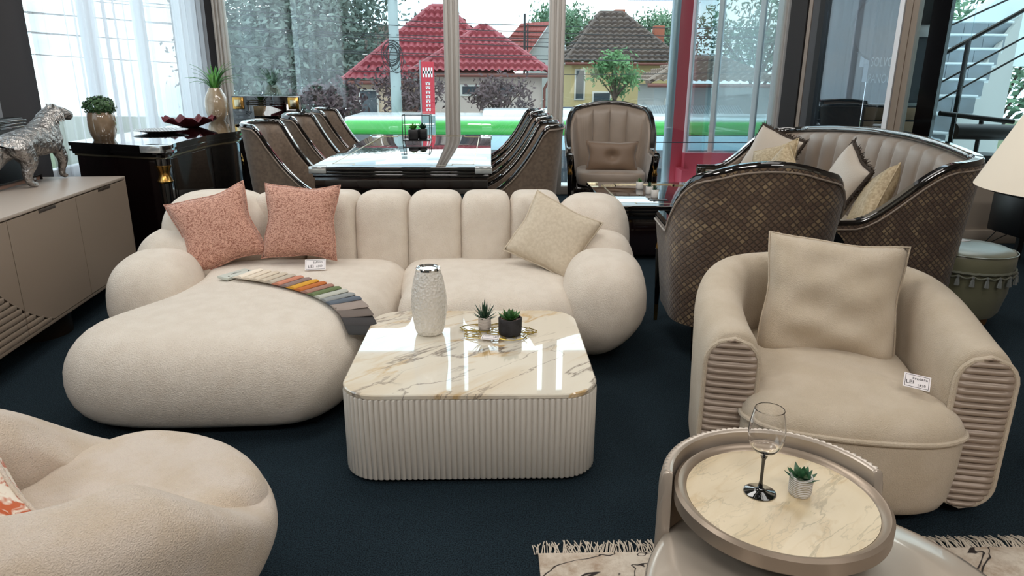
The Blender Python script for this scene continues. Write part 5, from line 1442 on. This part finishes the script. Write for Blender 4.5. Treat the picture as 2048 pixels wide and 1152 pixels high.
def roof_face(b, a, c, d, e, nu, nv, th=.10, row=.35, wave=.2):
    """tile surface between eave a->c and ridge e->d (a-e and c-d are the slopes)"""
    a, c, d, e = map(Vector, (a, c, d, e)); ea = (c-a).normalized(); nrm = (c-a).cross(e-a).normalized()
    if nrm.z < 0: nrm = -nrm
    up = nrm.cross(ea); V = []; F = []
    sl = ((e+d)/2-(a+c)/2).length
    for j in range(nv+1):
        v = j/nv
        for i in range(nu+1):
            u = i/nu; p = a.lerp(c, u).lerp(e.lerp(d, u), v); s = (p-a).dot(ea); h = v*sl
            w = abs(sin(pi*s/wave))*th*.9 + th*1.3*(1-((h/row) % 1.0))
            V.append(p+nrm*w)
    for j in range(nv):
        for i in range(nu): q = j*(nu+1)+i; F.append((q, q+1, q+nu+2, q+nu+1))
    b.add(V, F)
def house(label, x0, x1, y0, y1, eave, ridge, wall_m, roof_m, ov=.35, hip=True, rx0=None, rx1=None, wins=(), wave=.22, row=.36, dens=20, chim=(), pitch=None, door=None):
    t = T('house', label, 'house', ((x0+x1)/2, (y0+y1)/2, G)); cx, cy = (x0+x1)/2, (y0+y1)/2
    hw, hd = (x1-x0)/2, (y1-y0)/2; ez = eave-G; rz_ = ridge-G
    b = B(); b.box((0, 0, ez/2), (2*hw, 2*hd, ez)); b.build('walls', wall_m, t, smooth=False)
    r0 = (rx0-cx) if rx0 is not None else -max(0, hw-hd)*1.0; r1 = (rx1-cx) if rx1 is not None else max(0, hw-hd)
    A, Bq, Cq, D = (-hw-ov, -hd-ov, ez), (hw+ov, -hd-ov, ez), (hw+ov, hd+ov, ez), (-hw-ov, hd+ov, ez); E, F_ = (r0, 0, rz_), (r1, 0, rz_)
    b = B()
    nv = int(dens*max(2, (rz_-ez))*1.6); nu = int((2*hw+2*ov)/wave*5)
    roof_face(b, A, Bq, F_, E, nu, nv, row=row, wave=wave)
    roof_face(b, Cq, D, E, F_, nu//3, nv//2, row=row, wave=wave)
    roof_face(b, Bq, Cq, F_, F_, nu//2, nv, row=row, wave=wave); roof_face(b, D, A, E, E, nu//2, nv, row=row, wave=wave)
    o = b.build('roof_tiles', roof_m, t, angle=60); o['kind'] = 'stuff'
    b = B()
    for p, q in ((A, E), (Bq, F_), (E, F_)):
        if (Vector(p)-Vector(q)).length > .2: b.tube([Vector(p)+Vector((0, 0, .08)), Vector(q)+Vector((0, 0, .08))], .10, 8)
    b.build('ridge_cap', roof_m, t)
    b = B(); b.tube([Vector(A)+Vector((0, -.05, -.02)), Vector(Bq)+Vector((0, -.05, -.02))], .07, 8); b.tube([Vector(Bq)+Vector((0, 0, -.05)), (hw+.08, -hd-.08, ez-.45), (hw+.08, -hd-.08, 0)], .05, 8); b.build('gutter', mat('brown_gutter', '#7d4a42', .5), t)
    for wx, wz, ww, wh in wins:
        b = B(); b.box((wx-cx, -hd-.02, wz-G), (ww, .08, wh), .01); wf = b.build('window', mat('house_window_frame', '#d9d6cf', .6), t)
        k = max(1, int(ww/.55)); pw = (ww-.08)/k
        for i in range(k):
            b = B(); b.box((wx-cx-ww/2+.04+pw*(i+.5), -hd-.065, wz-G), (pw-.06, .02, wh-.12)); b.build('pane', mat('dark_house_pane', '#3c4750', .1), wf, smooth=False)
    for chx, chy, chz in chim:
        b = B(); b.box((chx-cx, chy-cy, chz-G), (.5, .5, 1.3), .02); b.build('chimney', mat('brick_chimney', '#a6604a', .8), t)
    return t
RED = mat('red_metal_tile', '#a04a52', .5, var=(.8, '#8f4048', 3)); DRK = mat('dark_brown_tile', '#5b4f4b', .8, var=(3, '#6b5d55', 6)); RED2 = mat('faded_red_tile', '#a8605c', .7)
CRM = mat('cream_render', '#cfb79f', .9); PNK = mat('pinkish_render', '#c4b3a9', .9); YEL = mat('yellow_render', '#cdb888', .9); GRYW = mat('grey_render', '#b5babb', .9)
house('left red tile-roofed house with cream walls behind the concrete pole', -4.8, .6, 26.0, 30.0, 1.15, 3.75, CRM, RED, rx0=-2.2, rx1=-1.6, wins=((-4.35, .25, .7, 1.3), (-2.6, .2, 1.0, 1.0)))
house('red house wing with a pyramid roof and pale walls right of the first mullion', -2.4, 1.75, 25.0, 28.6, 1.42, 3.02, PNK, RED, rx0=-.32, rx1=-.22, wins=((-.1, .90, 1.9, .38), (-.4, -.75, 1.6, 1.3)), ov=.3)
house('yellow-walled house under a large dark tiled hip roof', 3.75, 8.6, 34.0, 38.5, 1.95, 4.25, YEL, DRK, rx0=5.3, rx1=6.4, wins=((3.95+.2, 1.0, .5, 1.4), (5.2, .2, .9, 1.0)), chim=((6.3, 36.6, 3.85), (8.2, 36.2, 3.1)), wave=.3, row=.3)
house('low outbuilding with a pale brown tiled roof at the right', 6.1, 10.5, 27.0, 30.0, 1.10, 2.0, GRYW, mat('pale_brown_tile', '#8d7c70', .8), wins=((6.9, .2, .8, .8),), wave=.3, row=.3)
def gable_house():
    t = T('gable_house', 'distant pale gable house with a faded red roof between the red and dark roofs', 'house', (3.0, 44, G))
    V = []
    for y in (-2.5, 2.5): V += [(-.55, y, 0), (1.4, y, 0), (1.4, y, 5.3), (.30, y, 6.75), (-.55-.3, y, 5.2)]
    b = B(); b.add(V, [(0, 1, 2, 3, 4), (9, 8, 7, 6, 5), (0, 5, 6, 1), (1, 6, 7, 2), (2, 7, 8, 3), (3, 8, 9, 4), (4, 9, 5, 0)]); b.build('walls', GRYW, t, smooth=False)
    b = B(); roof_face(b, (-2.6, -2.9, 5.35), (-.9, -2.9, 5.15), (.30, -2.7, 6.85), (-1.3, -2.7, 6.75), 20, 24); o = b.build('roof_tiles', RED2, t); o['kind'] = 'stuff'
    t2 = T('far_house', 'far grey-roofed house behind the leaves left of the pole', 'house', (-5.7, 41, G))
    b = B(); b.box((0, 0, 2.5), (3.6, 4, 5)); b.build('walls', GRYW, t2, smooth=False)
    b = B(); roof_face(b, (-2.1, -2.2, 5), (2.1, -2.2, 5), (.1, 0, 6.5), (-.3, 0, 6.5), 24, 14); roof_face(b, (2.1, -2.2, 5), (2.1, 2.2, 5), (.1, 0, 6.5), (.1, 0, 6.5), 10, 14); roof_face(b, (-2.1, 2.2, 5), (-2.1, -2.2, 5), (-.3, 0, 6.5), (-.3, 0, 6.5), 10, 14); o = b.build('roof_tiles', DRK, t2); o['kind'] = 'stuff'
gable_house()
def fence_wall():
    t = T('corrugated_fence', 'pale corrugated garage front and grey fence under the dark roof', 'fence', (6.4, 25.6, G))
    for i in range(7):
        b = B(); b.box((-2.2+.74*i, 0, 1.35), (.72, .06, 2.1), .01); b.build('panel', mat('pale_blue_grey_panel', '#b4c2c8', .5), t)
    b = B()
    for i in range(60): b.tube([(-2.6+.09*i, -.1, 2.55), (-2.6+.09*i, .9, 2.95)], .045, 6)
    b.build('corrugated_roof', mat('corrugated_grey', '#9aa3a6', .6), t)
    b = B(); b.box((-3.5, .3, 2.55), (1.9, .06, .75), .01); o = b.build('blue_tarp', mat('blue_grey_tarp', '#5c6e86', .6), t)
fence_wall()
def pole():
    t = T('utility_pole', 'concrete utility pole with coiled cables in front of the red roof', 'pole', (-2.56, 19.7, G))
    b = B(); b.tube([(0, 0, 0), (0, 0, 9)], [.17, .11], 14); b.build('shaft', mat('pale_concrete', '#a9b6b8', .85), t)
    cb = mat('black_cable', '#2b2f33', .6)
    b = B()
    rr0 = random.Random(1)
    for k in range(9):
        cx0, cz0, ra, rb = rr0.uniform(-.08, .12), 4.5+rr0.uniform(-.12, .12), rr0.uniform(.14, .24), rr0.uniform(.24, .38)
        b.tube([(cx0+ra*cos(2*pi*j/28), -.19-.015*k, cz0+rb*sin(2*pi*j/28)) for j in range(28)], .009, 5, True)
    b.build('cable_coil', cb, t)
    b = B(); b.box((0, -.1, 6.3), (.7, .06, .06)); b.box((0, -.1, 5.9), (.5, .06, .06)); b.build('cross_arm', cb, t)
    w = T('overhead_wires', 'black overhead wires strung across the street', 'wires', (0, 19, 0)); rr = random.Random(3)
    for i in range(11):
        z = 2.0+.16*i+rr.uniform(-.05, .05)+(.6 if i > 7 else 0); b = B(); pts = []
        for k in range(25):
            f = k/24; x = -14+30*f; pts.append((x, rr.uniform(-.0, .0)+.1*i, z-.55*sin(pi*f)*1.0+.35*(1-f)*(i % 3)-.12*f*i*.3))
        b.tube(pts, .010, 5); b.build('wire', cb, w)
    b = B(); b.tube([(3.1, 21, G), (3.1, 21, 4.8)], .05, 8); b.tube(spline([(3.1, 21, 4.7), (3.4, 20.6, 5.1), (4.0, 20.0, 5.15)], 5), .035, 6)
    t3 = T('antenna_mast', 'thin lattice mast beside the pale gable house', 'mast', (1.5, 33, G)); b = B()
    b.tube([(0, 0, 0), (0, 0, 6.6)], .05, 6); b.tube([(.14, 0, 0), (.14, 0, 6.2)], .03, 6)
    for k in range(26): b.tube([(0, 0, .3+.23*k), (.14, 0, .42+.23*k)], .012, 4)
    b.build('lattice', cb, t3)
pole()

def banner_blocks():
    t = T('red_banner', 'tall red banner sign with white lettering beside the first mullion', 'banner', (-1.37, 15.9, G))
    b = B(); b.box((0, 0, 3.72), (.28, .03, 1.10)); b.build('cloth', mat('banner_red', '#c23344', .6), t, smooth=False)
    b = B()
    for i in range(4): b.box((-.09+.06*i, -.018, 4.05), (.035, .006, .20))
    b.box((0, -.018, 4.05), (.2, .006, .05)); b.build('white_emblem', PAPER, t, smooth=False)
    for k in range(7):
        b = B(); b.box((.0, -.018, 3.84-.092*k), (.10, .006, .018)); b.box((-.03, -.018, 3.815-.092*k), (.03, .006, .05)); b.box((.03, -.018, 3.815-.092*k), (.03, .006, .05)); b.build('white_letter', PAPER, t, smooth=False)
    b = B(); b.box((0, 0, 2.9), (.28, .03, .48)); b.build('lower_panel', mat('teal_grey_panel', '#7f999b', .5), t, smooth=False)
    b = B(); b.tube([(-.16, 0, 0), (-.16, 0, 4.3)], .018, 8); b.build('post', mat('grey_post', '#8a9094', .4), t)
banner_blocks()
def tree(label, x, y, z0, z1, r, m, seed, n=1100, ls=.09, shape=1.0, trunk=.06, group='street trees', nb=9):
    t = T('tree', label, 'tree', (x, y, G)); rr = random.Random(seed); h0, h1 = z0-G, z1-G; mid = (h0+h1)/2; hh = (h1-h0)/2
    b = B(); b.tube([(0, 0, 0), (.05, 0, h0), (0, .02, mid)], [trunk, trunk*.8, trunk*.5], 8)
    tips = []
    for k in range(nb):
        a = 2*pi*k/nb+rr.uniform(-.3, .3); q = rr.uniform(.45, .95); zz = mid+hh*rr.uniform(-.5, .8); p = (r*q*cos(a), r*q*sin(a), zz); tips.append(Vector(p))
        b.tube([(0.02, 0, h0+rr.uniform(-.1, .3)*hh), (p[0]*.5, p[1]*.5, (h0+zz)/2+.1), p], [trunk*.5, trunk*.3, .008], 5)
    b.build('trunk', mat('bark', '#4d4038', .9), t)
    tips += [Vector((0, 0, mid+hh*.7)), Vector((0, 0, mid))]
    b = B()
    for i in range(n):
        c = rr.choice(tips); v = Vector((rr.gauss(0, 1), rr.gauss(0, 1), rr.gauss(0, 1)))*r*.20*shape; p = c+v
        n1 = Vector((rr.gauss(0, 1), rr.gauss(0, 1), rr.gauss(0, 1))).normalized(); n2 = n1.orthogonal().normalized(); s = ls*rr.uniform(.6, 1.3)
        b.add([p-n1*s, p+n2*s*.5, p+n1*s, p-n2*s*.5], [(0, 1, 2, 3)])
    o = b.build('foliage', m, t, smooth=False); o['kind'] = 'stuff'
PUR = mat('purple_leaves', '#4a3b40', .7, var=(3, '#5f4a4d', 2)); GRN = mat('green_leaves', '#4d7a4b', .7, var=(2, '#6a9660', 2)); DGRN = mat('far_green_leaves', '#4a6b55', .8, var=(.5, '#6f9070', 3))
tree('purple-leaved young tree in front of the left red house', -2.3, 20.5, .2, 1.35, .95, PUR, 1, 1300, .07)
tree('purple-leaved young tree in front of the right red house wing', .22, 20.5, .15, 1.35, .85, PUR, 2, 1200, .07)
tree('small fresh green tree in front of the dark-roofed house', 4.1, 24.0, .5, 2.15, .72, GRN, 3, 1400, .08)
tree('dark purple bush tree at the left behind the bus end', -4.4, 20.5, -.3, 1.2, .8, PUR, 4, 1200, .08)
tree('tall leafy tree filling the upper left of the street window', -9.0, 34, -.8, 5.8, 3.7, mat('grey_green_leaves', '#4e5f57', .8, var=(.5, '#6d7d74', 3)), 5, 19000, .15, 1.3, .10, nb=22)
tree('broad green tree behind the chimney of the dark roof', 5.2, 50, 2.0, 5.4, 2.4, DGRN, 6, 4600, .15, trunk=.15, nb=14)
tree('green tree right of the dark roof chimney', 10.2, 44, 1.6, 4.9, 2.0, DGRN, 7, 4200, .13, trunk=.15, nb=14)
tree('large green tree at the far right of the street', 11.0, 30, .8, 5.5, 2.4, DGRN, 8, 3400, .12, trunk=.15, nb=14)
tree('leafy tree outside the stairwell glazing at the far right', 13.6, 19.5, -.6, 5.0, 2.6, DGRN, 15, 4200, .12, trunk=.12, nb=14)
def hedge():
    t = T('hedge', 'low clipped green hedge at the left behind the dining chairs', 'hedge', (-5.0, 14.2, G)); rr = random.Random(9); b = B()
    b.box((0, 0, 1.1), (3.2, .8, 2.2), .1); b.build('core', mat('hedge_core', '#34492d', .9), t); b = B()
    for i in range(2600):
        f = rr.choice((0, 1)); p = Vector((rr.uniform(-1.65, 1.65), -.42 if f else rr.uniform(-.4, .4), rr.uniform(.6, 2.2) if f else 2.22)); n1 = Vector((rr.gauss(0, 1), rr.gauss(0, 1), rr.gauss(0, 1))).normalized(); n2 = n1.orthogonal().normalized(); s = .035
        b.add([p-n1*s, p+n2*s*.6, p+n1*s, p-n2*s*.6], [(0, 1, 2, 3)])
    o = b.build('leaves', GRN, t, smooth=False); o['kind'] = 'stuff'
hedge()
def car(label, x, y, col, rz=0):
    t = T('parked_car', label, 'car', (x, y, G), rz, 'parked cars across the street')
    m = mat('car_paint_'+col[1:], col, .25, coat=1)
    side = [(-2.05, .35), (-2.1, .62), (-1.95, .82), (-1.25, .93), (-.75, 1.38), (.55, 1.42), (1.2, .98), (1.95, .85), (2.1, .6), (2.05, .35)]
    b = B(); b.loft([[(px, s*.82*(1 if pz < .95 else .82), pz) for px, pz in side] for s in (-1, 1)]); b.build('body', m, t, angle=25)
    for s in (-1, 1):
        b = B(); b.loft([[(px, s*k, pz) for px, pz in ((-1.05, .96), (-.68, 1.32), (.48, 1.35), (1.0, 1.0))] for k in (.70, .80)]); b.build('side_window', mat('car_glass', '#2c353b', .05, coat=1), t, smooth=False)
        for wx in (-1.3, 1.3):
            b = B(); b.lathe([(0, -.1), (.30, -.1), (.32, 0), (.30, .1), (0, .1)], 20, M=Matrix.Translation((wx, s*.75, .32)) @ RX90); b.build('wheel', mat('tyre', '#1a1a1b', .8), t)
car('white parked car beyond the bus, right of the second mullion', 2.9, 22.6, '#e9edf0')
car('silver parked car farther right beyond the bus', 7.6, 22.6, '#b7bec4')
# tops hidden behind the ceiling line need nothing more
for o in bpy.data.objects:
    if o.get('kind') == 'structure' and o.get('label'): del o['label']
